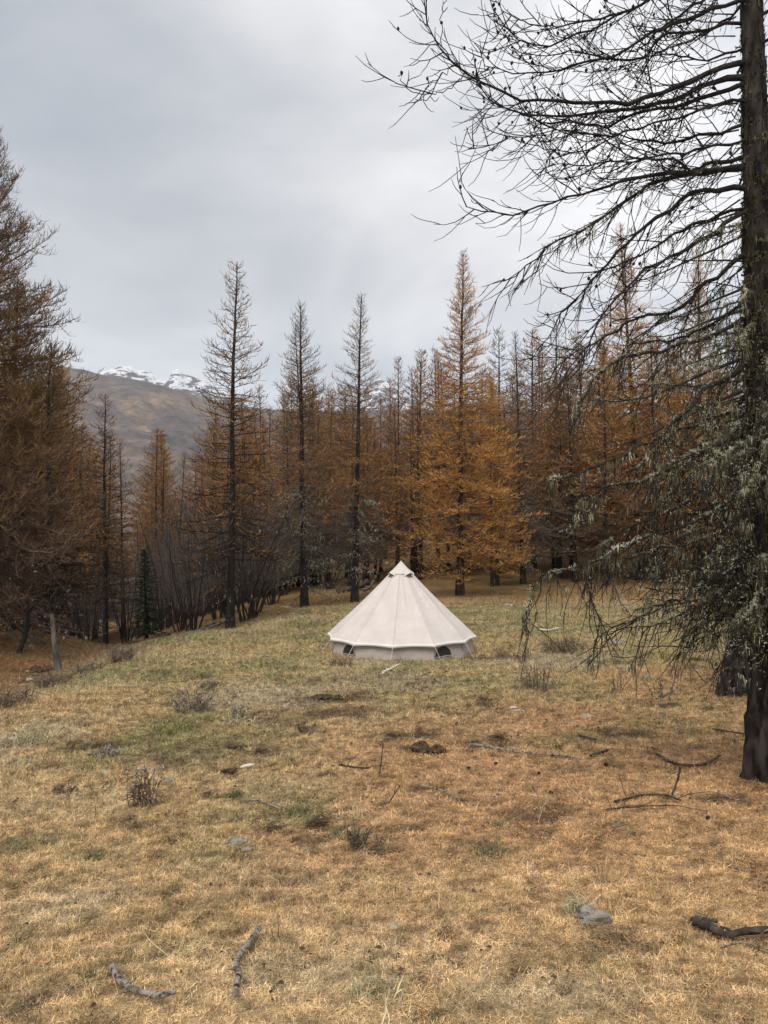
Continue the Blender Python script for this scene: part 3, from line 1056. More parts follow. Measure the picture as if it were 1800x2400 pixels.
def larch(name, H=18, r0=0.24, zb=0.14, Rc=3.0, Np=130, e0=-14, e1=52, leafy=(0.9, 0.9, 0.5), secs=0.26, shoots=0.15, fat=0.011, twig=0.006,
          spurs=3, dead=20, lich=0.4, lean=(0, 0), seed=1, shape=0.9, tip=0.2, sl=(0.12, 0.36), trunk_sides=9, twin=False, prof_b=0.25, needle_len=0.05, droop=1.0, hangs=0.0, cut=0.0, vert=0.35, leaf_in=0.0, detail=6):
    """a larch built at the origin: trunk, crown (limbs and bare twigs), foliage (needle-covered shoots), lichen.  Returned as meshes for thing()."""
    r = np.random.default_rng(seed)
    tr, cr, fo, li = MB(), MB(), MB(), MB()
    line = trunk_line(H, lean, 0.14, 16, r)
    t = np.linspace(0, 1, 16)
    rad = r0 * (1 - t) ** 0.85 + 0.012
    rad[0] *= 1.45
    rad[1] *= 1.05
    tr.tubes(line, rad, trunk_sides)
    tops = [(line, zb * H, H * 0.985, Np, 1.0)]
    if twin:
        l2 = trunk_line(H * 0.42, (0.5, 0.2), 0.1, 8, r)
        l2 = l2 + along(line, np.array([H * 0.52]))[0]
        tr.tubes(l2, np.linspace(r0 * 0.4, 0.012, 8), 6)
        tops.append((l2, l2[1, 2], l2[-1, 2] * 0.99, int(Np * 0.3), 0.45))
    for (ln, z0, z1, cnt, k) in tops:
        u = (np.arange(cnt) + r.uniform(0, 1, cnt)) / cnt
        tz = u ** 0.92
        z = z0 + (z1 - z0) * tz
        base = along(ln, z)
        az = np.arange(cnt) * 2.399 + r.normal(0, 0.5, cnt)
        prof = np.maximum((1 - tz), 0.02) ** shape * np.minimum(1, (tz + prof_b * 0.5) / prof_b)
        L = k * Rc * prof * r.uniform(0.55, 1.18, cnt) * (1 + 0.2 * np.sin(az + seed) + 0.1 * np.sin(2 * az + 2.3 * seed + 5 * tz)) * np.where(r.uniform(0, 1, cnt) < 0.08, 0.45, 1.0) + 0.16
        el = np.radians(e0 + (e1 - e0) * tz ** 1.4 + r.normal(0, 7, cnt))
        d = np.stack([np.cos(az) * np.cos(el), np.sin(az) * np.cos(el), np.sin(el)], 1)
        sag = droop * np.clip(L / 3.0, 0.1, 1.2)
        n = detail
        bends = [-0.05 * sag, -0.05 * sag, -0.02 * sag, 0.06 + 0.06 * sag + 0 * L, 0.16 + 0.05 * sag, 0.2 + 0 * sag][:n - 1]
        Pp = grow(base, d, L, n, bends, 0.05, r)
        br = np.linspace(1, 0.22, n)[None] * (0.008 + 0.0088 * L ** 1.0)[:, None]
        cr.tubes(Pp, br, 4)
        ns = np.maximum(2, (L / secs).astype(int))
        i, s, b, tg, side = spread(Pp, ns, 0.12, 1.0, r)
        lat = norm(np.cross(tg, UP)) * side[:, None]
        d2 = tg * 0.75 + lat * r.uniform(0.5, 1.0, len(i))[:, None] + UP * r.normal(0.02 - hangs, vert, len(i))[:, None]
        L2 = np.clip(L[i] * (1.15 - s) * r.uniform(0.28, 0.62, len(i)), 0.16, 1.6)
        Ps = grow(b, d2, L2, 4, [-0.05, 0.12, 0.28], 0.10, r)
        cr.tubes(Ps, np.linspace(1, 0.35, 4)[None] * (twig * (0.9 + 0.55 * L2))[:, None], 3)
        # shoots on the secondaries and on the outer half of the limbs
        n3 = np.maximum(2, (L2 / shoots).astype(int))
        i3, s3, b3, tg3, sd3 = spread(Ps, n3, 0.1, 1.0, r)
        i3b, s3b, b3b, tg3b, sd3b = spread(Pp, np.maximum(2, (L / (shoots * 1.5)).astype(int)), 0.25, 1.0, r)
        hz = np.concatenate([tz[i][i3], tz[i3b]])
        sout = np.concatenate([s[i3], s3b])
        b3 = np.concatenate([b3, b3b])
        tg3 = np.concatenate([tg3, tg3b])
        sd3 = np.concatenate([sd3, sd3b])
        lat3 = norm(np.cross(tg3, UP)) * sd3[:, None]
        m3 = len(b3)
        d3 = tg3 * 0.7 + lat3 * r.uniform(0.3, 1.0, m3)[:, None] + UP * r.normal(0.12 - hangs, 0.4, m3)[:, None]
        L3 = r.uniform(sl[0], sl[1], m3)
        S = grow(b3, d3, L3, 3, [0.1 + tip, 0.25 + tip], 0.12, r)
        pl = np.interp(hz, [0, 0.12, 0.34, 1.0], [leafy[0], leafy[0], leafy[1], leafy[2]]) - leaf_in * (1 - sout)
        lf = r.uniform(0, 1, m3) < pl
        fo.ribbons(S[lf], fat, r)
        keep = ~lf & (r.uniform(0, 1, m3) > cut)
        cr.ribbons(S[keep], twig * 0.95, r)
        if spurs:
            q = S[lf]
            w = r.uniform(0, 1, (len(q), 1))
            tufts(fo, np.concatenate([q[:, 0] * (1 - w) + q[:, 1] * w, q[:, 1] * (1 - w) + q[:, 2] * w]), max(1, spurs // 2), needle_len * 0.7, needle_len * 1.3, 0.006 + fat * 0.25, r)
    if dead:
        z = r.uniform(0.05 * H, (zb + 0.22) * H, dead)
        base = along(line, z)
        az = r.uniform(0, 6.283, dead)
        L = r.uniform(0.25, 0.85, dead) * Rc * 0.75
        el = np.radians(r.normal(-12, 12, dead))
        d = np.stack([np.cos(az) * np.cos(el), np.sin(az) * np.cos(el), np.sin(el)], 1)
        Pd = grow(base, d, L, 5, [-0.08, -0.06, 0.0, 0.05], 0.12, r)
        cr.tubes(Pd, np.linspace(1, 0.3, 5)[None] * (0.008 + 0.008 * L)[:, None], 4)
        i, s, b, tg, side = spread(Pd, np.maximum(3, (L / 0.16).astype(int)), 0.15, 1.0, r)
        lat = norm(np.cross(tg, UP)) * side[:, None]
        d2 = tg * 0.6 + lat * r.uniform(0.3, 1, len(i))[:, None] - UP * r.uniform(-0.1, 0.7, len(i))[:, None]
        L2 = r.uniform(0.15, 0.6, len(i))
        Pe = grow(b, d2, L2, 4, [-0.1, 0, 0.1], 0.2, r)
        cr.tubes(Pe, np.linspace(1, 0.4, 4)[None] * twig, 3)
        if lich > 0:
            allp = np.concatenate([Pd[:, 1:].reshape(-1, 3), Pe.reshape(-1, 3)])
            pick = allp[r.uniform(0, 1, len(allp)) < lich]
            tufts(li, pick, 6, 0.03, 0.11, 0.015, r, 0.4)
            beards(li, pick[::2], 0.06, 0.22, 0.012, r)
    out = [('trunk', tr, 'bark_far', None), ('crown', cr, 'twig', None)]
    if fo.n:
        out.append(('foliage', fo, 'needle', 'stuff'))
    if li.n:
        out.append(('lichen', li, 'lichen', 'stuff'))
    return {'H': H, 'parts': [(n_, mb.mesh(n_, M[mt]), kd) for n_, mb, mt, kd in out], 'tris': sum(mb.tris() for _, mb, _, _ in out), 'name': name}


PROTO = {}
PCOUNT = {}


def plant(kind, loc, H, label, cat, group, needle=(0.3, 0.13, 0.035), twigc=(0.05, 0.04, 0.035), rot=None, wide=1.0, name='larch_tree'):
    """stand a copy of a tree at loc, scaled to height H"""
    p = PROTO[kind]
    o = thing(name, label, cat, loc, group, random.uniform(0, 6.28) if rot is None else rot)
    k = H / p['H']
    o.rotation_euler[0] = random.gauss(0, 0.016)
    o.rotation_euler[1] = random.gauss(0, 0.016)
    o.scale = (k * wide, k * wide, k)
    for (n_, me, kd) in p['parts']:
        c = bpy.data.objects.new(n_, me)
        c.parent = o
        if n_ == 'trunk' and wide > 1.02:
            c.scale = (1 / wide, 1 / wide, 1)
        COL.objects.link(c)
        if kd:
            c['kind'] = kd
        c.color = (*(needle if n_ == 'foliage' else twigc), 1)
    return o


def stand(px, D, top, **kw):
    """place and height of a tree whose foot is seen at column px at distance D and whose tip at row top"""
    q = P(px, 1300, D)
    z = gz1(q[0], D)
    return (q[0], D, z - 0.05), P(px, top, D)[2] - z


PROTO['golden'] = larch('golden', 19.5, 0.20, 0.10, 4.0, 310, -16, 54, (0.75, 1.0, 0.55), 0.2, 0.09, 0.014, 0.007, 4, 14, 0.1, (0.4, 0), 3, 0.86, 0.14, prof_b=0.2)
PROTO['halfbare'] = larch('halfbare', 15, 0.155, 0.13, 2.7, 170, -12, 40, (0.15, 0.5, 0.42), 0.19, 0.10, 0.012, 0.008, 2, 30, 0.12, (0.2, 0), 4, 0.72, 0.22, prof_b=0.2)
PROTO['bare'] = larch('bare', 16, 0.185, 0.18, 3.1, 200, -14, 48, (0.03, 0.6, 0.03), 0.19, 0.095, 0.012, 0.0075, 2, 64, 0.85, (-0.2, 0.1), 5, 0.72, 0.3, twin=True, prof_b=0.2)
PROTO['baretop'] = larch('baretop', 16, 0.165, 0.16, 3.0, 200, -12, 50, (0.03, 0.7, 0.0), 0.19, 0.095, 0.012, 0.0075, 2, 56, 0.7, (0.1, 0), 6, 0.8, 0.3, prof_b=0.2)
PROTO['wood_brown'] = larch('wood_brown', 16, 0.15, 0.18, 2.9, 150, -10, 48, (0.1, 0.95, 0.6), 0.27, 0.13, 0.020, 0.009, 2, 34, 0.0, (0.1, 0), 7, 0.8, 0.2, (0.16, 0.42), 6, prof_b=0.2)
PROTO['wood_thin'] = larch('wood_thin', 16, 0.135, 0.22, 2.4, 130, -8, 46, (0.03, 0.75, 0.25), 0.28, 0.14, 0.018, 0.009, 2, 40, 0.0, (-0.1, 0), 8, 0.8, 0.25, sl=(0.16, 0.42), trunk_sides=6, prof_b=0.2)
PROTO['wood_bare'] = larch('wood_bare', 15, 0.14, 0.22, 2.5, 125, -10, 44, (0.0, 0.35, 0.1), 0.27, 0.14, 0.017, 0.010, 2, 60, 0.05, (0.15, 0), 9, 0.8, 0.25, sl=(0.16, 0.42), trunk_sides=6, prof_b=0.2)
PROTO['wood_full'] = larch('wood_full', 16, 0.15, 0.14, 3.4, 170, -14, 50, (0.25, 1.0, 0.7), 0.26, 0.12, 0.020, 0.009, 2, 30, 0.0, (-0.15, 0), 17, 0.75, 0.2, (0.16, 0.42), 6, prof_b=0.18)
PROTO['bigleft'] = larch('bigleft', 16.5, 0.24, 0.10, 4.9, 340, -8, 62, (0.08, 0.95, 0.12), 0.165, 0.062, 0.010, 0.0065, 4, 110, 0.12, (0.2, 0), 10, 0.8, 0.5, (0.10, 0.34), prof_b=0.2, leaf_in=0.1, vert=0.75)
PROTO['leftdark'] = larch('leftdark', 14, 0.19, 0.12, 3.3, 220, -14, 50, (0.1, 0.75, 0.4), 0.2, 0.095, 0.011, 0.007, 2, 90, 0.15, (-0.1, 0), 12, 0.75, 0.3, prof_b=0.2)


def shrub(name, H, stems, spread_, seed):
    """a bare many-stemmed bush or young tree clump"""
    r = np.random.default_rng(seed)
    tr, cr = MB(), MB()
    az = r.uniform(0, 6.283, stems)
    b = np.stack([np.cos(az) * r.uniform(0, 0.35, stems), np.sin(az) * r.uniform(0, 0.35, stems), np.full(stems, -0.1)], 1)
    el = np.radians(r.uniform(66, 86, stems))
    d = np.stack([np.cos(az) * np.cos(el), np.sin(az) * np.cos(el), np.sin(el)], 1)
    L = H * r.uniform(0.6, 1.02, stems)
    S = grow(b, d, L, 8, [0.02, 0.0, -0.01, 0.03, 0.03, 0.03, 0.03], 0.06, r)
    tr.tubes(S, np.linspace(1, 0.12, 8)[None] * (0.012 + 0.0065 * L)[:, None], 5)
    i, s, bb, tg, sd_ = spread(S, (L / 0.2).astype(int), 0.18, 1, r)
    m = len(i)
    d2 = tg * 0.9 + norm(r.normal(0, 1, (m, 3))) * 0.75
    L2 = np.clip(L[i] * (1.1 - s) * r.uniform(0.15, 0.4, m), 0.2, 2.2) * spread_
    Q = grow(bb, d2, L2, 5, [0.08, 0.08, 0.1, 0.12], 0.12, r)
    cr.tubes(Q, np.linspace(1, 0.3, 5)[None] * (0.004 + 0.005 * L2)[:, None], 3)
    i3, s3, b3, t3, sd3 = spread(Q, np.maximum(2, (L2 / 0.15).astype(int)), 0.2, 1, r)
    m = len(i3)
    d3 = t3 + norm(r.normal(0, 1, (m, 3))) * 0.8
    Q3 = grow(b3, d3, r.uniform(0.15, 0.5, m), 3, [0.1, 0.15], 0.15, r)
    cr.tubes(Q3, np.array([0.0055, 0.0045, 0.0025]), 3)
    return {'H': H, 'parts': [('trunk', tr.mesh('trunk', M['bark_far']), None), ('crown', cr.mesh('crown', M['twig']), None)], 'tris': tr.tris() + cr.tris(), 'name': name}


PROTO['shrub'] = shrub('shrub', 6.5, 10, 1.0, 21)
PROTO['shrub2'] = shrub('shrub2', 5.0, 7, 1.1, 22)


def spruce(H, seed):
    r = np.random.default_rng(seed)
    tr, cr = MB(), MB()
    line = trunk_line(H, (0, 0), 0.04, 10, r)
    tr.tubes(line, np.linspace(0.11, 0.01, 10), 7)
    n = 105
    tz = (np.arange(n) + r.uniform(0, 1, n)) / n
    z = 0.35 + (H - 0.4) * tz
    az = np.arange(n) * 2.399 + r.normal(0, .3, n)
    L = 1.35 * (1 - tz) ** 0.8 * r.uniform(0.4, 1.2, n) + 0.08
    el = np.radians(-14 + 60 * tz ** 2)
    d = np.stack([np.cos(az) * np.cos(el), np.sin(az) * np.cos(el), np.sin(el)], 1)
    Pp = grow(along(line, z), d, L, 5, [-0.05, -0.03, 0.05, 0.15], 0.05, r)
    cr.tubes(Pp, np.linspace(1, 0.3, 5)[None] * (0.02 + 0.01 * L)[:, None], 4)
    i, s, b, tg, side = spread(Pp, (L / 0.055).astype(int) + 3, 0.1, 1, r)
    lat = norm(np.cross(tg, UP)) * side[:, None]
    d2 = tg * 0.8 + lat * 0.8 + UP * r.normal(-0.12, 0.2, len(i))[:, None]
    Q = grow(b, d2, r.uniform(0.1, 0.32, len(i)) * (1.2 - s), 3, [-0.1, -0.1], 0.08, r)
    cr.tubes(Q, np.array([0.012, 0.016, 0.004]), 3)
    tufts(cr, Q[:, 1], 3, 0.03, 0.08, 0.012, r)
    return {'H': H, 'parts': [('trunk', tr.mesh('trunk', M['bark_far']), None), ('crown', cr.mesh('crown', M['spruce']), None)], 'tris': tr.tris() + cr.tris(), 'name': 'spruce'}


PROTO['spruce'] = spruce(4.4, 31)

GOLD = (0.55, 0.285, 0.08)
RUST = (0.37, 0.19, 0.07)
BROWN = (0.31, 0.18, 0.08)
DUN = (0.215, 0.128, 0.055)
T_DARK = (0.045, 0.036, 0.03)
T_GREY = (0.115, 0.096, 0.086)
T_RED = (0.15, 0.10, 0.075)
T_PURP = (0.14, 0.115, 0.102)

# named trees: kind, column of the foot, distance, row of the tip, label, colours, widening
NAMED = [
    ('golden', 1077, 40, 575, 'tallest golden orange larch standing on the meadow edge right of the tent', GOLD, T_RED, 1.0, 0.3),
    ('halfbare', 541, 30, 612, 'half bare dark larch at the lip of the gully, tall and alone against the sky', RUST, T_DARK, 1.0, 1.0),
    ('bare', 714, 36, 712, 'larch with a crooked bare twin top and lichen on its dead lower limbs', RUST, T_GREY, 1.0, 2.0),
    ('baretop', 831, 37, 684, 'slim larch with a bare pointed top straight behind the left side of the tent', RUST, T_GREY, 1.0, 0.5),
    ('golden', 1165, 47, 880, 'shorter golden larch crowded against the right flank of the tallest golden one', GOLD, T_RED, 0.85, 1.7),
    ('wood_brown', 985, 52, 900, 'short brown larch filling the left flank of the tallest golden one', RUST, T_RED, 0.95, 4.1),
    ('baretop', 1226, 48, 772, 'grey brown larch with a pointed top just right of the golden larches', RUST, T_PURP, 0.9, 3.3),
    ('wood_bare', 1309, 56, 745, 'tall dark stemmed bare larch with level dead limbs behind the mossy branches', BROWN, T_PURP, 1.0, 0.2),
    ('wood_brown', 932, 68, 838, 'small pale russet larch top far off between the two tall ones behind the tent', RUST, T_RED, 0.9, 0.2),
    ('halfbare', 250, 38, 920, 'rust tipped larch with a dark bowed stem left of the gully', RUST, T_DARK, 1.05, 0.6),
    ('bigleft', -40, 23, 290, 'huge dense brown larch cut off by the left edge of the view', DUN, T_RED, 1.06, 0.0),
    ('leftdark', 118, 26, 800, 'dense dark larch with a black shaggy lower crown beside the grey snag', BROWN, T_DARK, 1.0, 1.2),
    ('leftdark', 30, 31, 640, 'brown larch half hidden behind the huge one at the left edge', BROWN, T_DARK, 1.1, 3.0),
    ('wood_brown', 378, 60, 1015, 'small russet larch standing low in the gully below the mountainside', RUST, T_RED, 1.0, 0.0),
    ('golden', 1500, 50, 520, 'tall golden larch seen through the bare branches at the right', GOLD, T_RED, 0.9, 2.2),
    ('golden', 1405, 58, 720, 'golden larch left of the tall one seen through the bare branches', GOLD, T_RED, 0.9, 5.2),
    ('golden', 1640, 47, 590, 'golden larch just left of the big dark trunk at the right', GOLD, T_RED, 0.95, 3.6),
    ('wood_brown', 1770, 45, 640, 'brown larch behind the big dark trunk at the right edge', BROWN, T_RED, 1.1, 3.6),
]
for (kd, px, D, top, lab, nc, tc, wd, rot) in NAMED:
    loc, H = stand(px, D, top)
    plant(kd, loc, H, lab, 'tree', 'larches around the clearing', nc, tc, rot, wd)

# the larch wood behind: every tree its own thing
random.seed(5)
WOOD = []
tries = 0
while len(WOOD) < 150 and tries < 6000:
    tries += 1
    D = random.choice([random.uniform(46, 62), random.uniform(52, 100)])
    px = random.uniform(-120, 1920)
    if 170 < px < 520 and D < 62 and random.random() < 0.6:
        continue
    x = D * (px - 900) / 1800
    if any((x - a) ** 2 + (D - b) ** 2 < (2.1 if D < 70 else 2.6) ** 2 for a, b, *_ in WOOD):
        continue
    if px < 180:
        top = random.uniform(700, 1000)
    elif px < 480:
        top = random.uniform(1000, 1090)
    elif px < 960:
        top = random.uniform(880, 1000)
    else:
        top = random.uniform(760, 960)
    WOOD.append((x, D, px, top))
for (x, D, px, top) in WOOD:
    z = gz1(x, D)
    H = min(P(px, top, D)[2] - z, 24)
    if H < 5:
        continue
    kd = random.choice(['wood_brown', 'wood_full', 'wood_full', 'wood_thin', 'wood_bare'])
    nc = random.choice([RUST, BROWN, (0.36, 0.165, 0.04)])
    lab = {'wood_full': 'full crowned russet larch standing in the crowded wood behind the clearing', 'wood_brown': 'narrow russet larch standing in the crowded wood behind the clearing', 'wood_thin': 'thin brown larch with sparse needles in the crowded wood behind the clearing',
           'wood_bare': 'nearly bare grey brown larch in the crowded wood behind the clearing'}[kd]
    grp = {'wood_full': 'full crowned larches of the crowded wood', 'wood_brown': 'narrow russet larches of the crowded wood', 'wood_thin': 'thin brown larches of the crowded wood', 'wood_bare': 'nearly bare larches of the crowded wood'}[kd]
    plant(kd, (x, D, z - 0.1), H, lab, 'tree', grp, nc, random.choice([T_PURP, T_RED, T_GREY]), None, random.uniform(1.0, 1.5))

for k, (px, D, H) in enumerate([(455, 33, 6.2), (430, 36, 5.6), (580, 32, 6.6), (600, 34, 5.5), (515, 37, 6.4), (640, 40, 6.0), (390, 41, 6.6), (480, 44, 7.2), (560, 45, 7.4), (665, 45, 5.5), (330, 44, 6.5), (210, 33, 4.5), (300, 40, 5.5), (620, 50, 8), (770, 46, 6), (540, 39, 7.5), (410, 46, 8.5), (500, 47, 8.5), (580, 48, 8.5), (450, 50, 9), (660, 52, 8), (535, 52, 9), (700, 56, 8), (360, 50, 8.5), (740, 52, 7)]):
    q = P(px, 1300, D)
    if k < 4:
        lab = ['bare many stemmed bush leaning out over the gully left of the lone tall larch', 'smaller bare bush low in the gully next to the leaning bush',
               'bare bush with a cluster of stems just right of the lone tall larch', 'thin bare bush behind the cluster of stems right of the lone tall larch'][k]
        grp = 'bare bushes along the gully'
    else:
        lab, grp = 'bare purplish brown bush in the thicket along the gully', 'bare bushes in the thicket'
    plant('shrub' if k % 2 == 0 else 'shrub2', (q[0], D, gz1(q[0], D) - 0.05), H, lab, 'bush', grp, twigc=T_PURP, name='bare_bush')

q = P(344, 1475, 36)
plant('spruce', (q[0], 36, gz1(q[0], 36) - 0.03), 4.3, 'small dark green spruce on the slope of the gully', 'tree', None, name='spruce_tree')
# ------------------------------------------------------------------ the big dark larch at the right, limb by limb
HB = P(1800, 1828, 7.0)
HB[2] = gz1(HB[0], 7.0)
hero = thing('larch_tree', 'big dark mossy larch at the right edge with bare limbs reaching over the sky', 'tree', HB, 'larches around the clearing')


def smooth_line(p, n):
    p = np.asarray(p, float)
    seg = np.linalg.norm(np.diff(p, axis=0), axis=1)
    s = np.concatenate([[0], np.cumsum(seg)])
    s /= s[-1]
    # Catmull-Rom through the points
    q = np.vstack([2 * p[0] - p[1], p, 2 * p[-1] - p[-2]])
    out = []
    for u in np.linspace(0, 1, n):
        k = min(np.searchsorted(s, u, side='right') - 1, len(p) - 2)
        w = (u - s[k]) / max(s[k + 1] - s[k], 1e-9)
        a, b, c, d = q[k], q[k + 1], q[k + 2], q[k + 3]
        out.append(0.5 * (2 * b + (c - a) * w + (2 * a - 5 * b + 4 * c - d) * w * w + (3 * b - a - 3 * c + d) * w ** 3))
    return np.array(out)


def rough_trunk(mb, line, rad, sides, rings, depth, seed):
    ln = smooth_line(line, rings)
    s = np.linspace(0, 1, rings)
    rr = np.interp(s, np.linspace(0, 1, len(rad)), rad)
    th = np.arange(sides) * 2 * math.pi / sides
    A, Z = np.meshgrid(th, s * 30)
    n = 1 - np.abs(fbm(A * 3.2 + 5 + 0.4 * np.sin(Z * 1.3), Z * 0.62, 0.55, 4, seed)) * 2.2
    flare = 1 + 0.5 * np.exp(-s * 28)[:, None] * (0.55 + 0.45 * np.cos(A * 4 + 1))
    rad2 = (rr[:, None] * flare) * (1 - depth * np.clip(n, -0.2, 1))
    v = ln[:, None, :] + np.stack([rad2 * np.cos(A), rad2 * np.sin(A), 0 * A], -1)
    k = np.arange(rings - 1)[:, None] * sides
    j = np.arange(sides)[None]
    q = np.stack([k + j, k + (j + 1) % sides, k + sides + (j + 1) % sides, k + sides + j], -1)
    mb.add(v.reshape(-1, 3), q.reshape(-1, 4))
    return ln, rr


hl = [HB + np.array([0, 0, -0.12])] + [P(px, py, 7.0) for px, py in [(1800, 1700), (1801, 1500), (1797, 1200), (1788, 900), (1776, 500), (1761, 0), (1750, -350), (1742, -800)]]
hr = np.array([49, 45, 42, 38, 34, 28, 21, 13, 3]) / 1800 * 7
tmb = MB()
rough_trunk(tmb, hl, hr, 56, 240, 0.2, 5)
htrunk = part('trunk', tmb, M['bark'], hero, True, HB)
r = np.random.default_rng(77)
# lichen and moss sitting on the bark
lm = MB()
hline = smooth_line(hl, 60)
m = 4200
kk = np.clip(r.normal(24, 8, m), 8, 42).astype(int)
th = r.uniform(0, 6.283, m)
rr = np.interp(kk / 59, np.linspace(0, 1, 9), hr)
tp = hline[kk] + np.stack([rr * np.cos(th), rr * np.sin(th), r.uniform(-.06, .06, m)], 1) * 1.0
tufts(lm, tp, 4, 0.012, 0.04, 0.006, r, 0.6)
beards(lm, tp[::2], 0.03, 0.14, 0.0035, r)
part('lichen', lm, M['moss'], htrunk, False, HB, 'stuff')


def limb(line, rb, style, r, parent, origin, dense=1.0, cones=0, name='branch', main_n=16):
    """one limb with its twigs as a part; lichen and cones are its sub-parts.  style: 0 bare, 1 some moss, 2 hung with lichen"""
    L = np.linalg.norm(np.diff(line, axis=0), axis=1).sum()
    mb = MB()
    n = len(line)
    rad = 0.70 * rb * (1 - 0.86 * np.linspace(0, 1, n) ** 0.7) * (1 + r.normal(0, 0.08, n))
    rad = np.maximum(rad, 0.0036)
    line = line + np.concatenate([np.zeros((1, 3)), r.normal(0, 0.011, (n - 1, 3))])
    mb.tubes(line, rad, 6)
    Pm = line[None]
    c2 = max(2, int(L / (0.076, 0.066, 0.075)[style] * dense))
    i, s, b, tg, sd = spread(Pm, [c2], 0.1, 1.0, r)
    lat = norm(np.cross(tg, UP)) * sd[:, None]
    m = len(i)
    if style == 0:
        d2 = tg * r.uniform(0.5, 1.1, m)[:, None] + lat * r.uniform(0.1, 0.8, m)[:, None] + UP * r.normal(0.0, 0.55, m)[:, None]
        L2 = r.uniform(0.18, 0.75, m) * (1.15 - 0.6 * s)
        bends = [-0.14, 0.04, 0.22, 0.34]
    elif style == 1:
        d2 = tg * r.uniform(0.5, 1.1, m)[:, None] + lat * r.uniform(0.1, 0.8, m)[:, None] + UP * r.normal(-0.35, 0.5, m)[:, None]
        L2 = r.uniform(0.15, 0.7, m) * (1.15 - 0.5 * s)
        bends = [-0.1, -0.04, 0.02, 0.1]
    else:
        d2 = tg * r.uniform(0.0, 0.9, m)[:, None] + lat * r.uniform(0.1, 0.9, m)[:, None] + UP * r.normal(-0.6, 0.6, m)[:, None]
        L2 = r.uniform(0.12, 0.55, m) * r.uniform(0.5, 1.4, m) * (1.1 - 0.4 * s)
        bends = [-0.12, -0.12, -0.03, 0.05]
    Q = grow(b, d2, L2, 5, bends, 0.08 if style == 0 else 0.13, r)
    mb.tubes(Q, np.linspace(1, 0.4, 5)[None] * (0.0042 + 0.0042 * L2)[:, None], 4)
    i3, s3, b3, t3, sd3 = spread(Q, np.maximum(1, (L2 / (0.15 if style == 0 else 0.17)).astype(int)), 0.15, 0.95, r)
    l3 = norm(np.cross(t3, UP)) * sd3[:, None]
    m3 = len(i3)
    d3 = t3 * 0.9 + l3 * r.uniform(0.2, 0.9, m3)[:, None] + UP * r.normal([0.0, -0.2, -0.5][style], 0.5, m3)[:, None]
    L3 = r.uniform(0.08, 0.42, m3)
    Q3 = grow(b3, d3, L3, 5, [-0.08, 0.06, 0.2, 0.34] if style == 0 else [-0.08, -0.03, 0.05, 0.08], 0.1, r)
    mb.tubes(Q3, np.array([0.0042, 0.0038, 0.0034, 0.003, 0.002]), 3)
    # the knobbly short shoots that larch twigs carry
    kn = np.concatenate([Q.reshape(-1, 3), Q3.reshape(-1, 3)])
    kn = kn[r.uniform(0, 1, len(kn)) < 0.35]
    tufts(mb, kn, 1, 0.008, 0.02, 0.004, r)
    br = part(name, mb, M['branch'], parent, True, origin)
    if style > 0:
        li = MB()
        mo = MB()
        w = r.uniform(0, 1, int(L * (70 if style == 1 else 150)))
        f = w * (n - 1) * (0.85 if style == 1 else 0.97)
        k = np.minimum(f.astype(int), n - 2)
        pts = line[k] + (line[k + 1] - line[k]) * (f - k)[:, None]
        sub = np.concatenate([Q[:, 1:5].reshape(-1, 3), Q3[:, 1:5].reshape(-1, 3)])
        sub = sub[r.uniform(0, 1, len(sub)) < (0.12 if style == 1 else 0.6)]

        def jit(a, s_):
            return a + r.normal(0, s_, a.shape)
        # pale crust and tufts on the upper side of limb and twigs, in patches
        g = vnoise(sub[:, 0] * 4 + sub[:, 1] * 3, sub[:, 2] * 4, 17)
        gp = vnoise(pts[:, 0] * 4 + pts[:, 1] * 3, pts[:, 2] * 4, 29)
        top = pts[gp > 0.35] + UP * 0.008
        tufts(li, np.concatenate([jit(top, 0.010), jit(top, 0.012)]), 5, 0.008, 0.026, 0.003, r, -0.1)
        cl = sub[g > 0.52]
        tufts(li, np.concatenate([jit(cl, 0.008), jit(cl, 0.014), jit(cl[::2], 0.02)]), 5, 0.008, 0.026, 0.003, r, 0.1)
        # olive moss all over, and wisps of beard lichen in clumps on the underside
        tufts(mo, np.concatenate([jit(pts, 0.008), jit(sub[g < 0.6], 0.006)]), 4, 0.010, 0.032, 0.0032, r, 0.3)
        nc = max(3, int(L * (4 if style == 1 else 9)))
        cc = np.concatenate([pts[r.integers(0, len(pts), nc)], sub[r.integers(0, len(sub), nc)]]) if len(sub) else pts[:nc]
        cs_ = r.uniform(0.4, 1.0, len(cc))
        reps = 16
        bb = np.repeat(cc, reps, 0)
        bb = bb + r.normal(0, 0.018, bb.shape) * np.array([1, 1, 0.5])
        beards(mo, bb[::2], 0.04, 0.14, 0.0026, r)
        beards(mo, bb[1::6], 0.10, 0.26, 0.0026, r)
        beards(li, bb[3::4], 0.03, 0.12, 0.0026, r)
        lo = part('lichen', li, M['lichen'], br, False, origin, 'stuff')
        part('moss', mo, M['moss'], br, False, origin, 'stuff')
    if cones:
        cm = MB()
        w = r.choice(np.concatenate([Q[:, 2:5].reshape(-1, 3), line[n // 3:]]), cones)
        for c in w:
            up = norm(np.array([r.normal(0, .4), r.normal(0, .4), 1.0]))
            cm.tubes(np.array([c + up * t for t in (0, 0.006, 0.016, 0.026, 0.034)]), np.array([0.004, 0.0115, 0.013, 0.009, 0.002]) * r.uniform(0.8, 1.15), 6)
        part('cones', cm, M['cone'], br, True, origin, 'stuff')
    return br, line


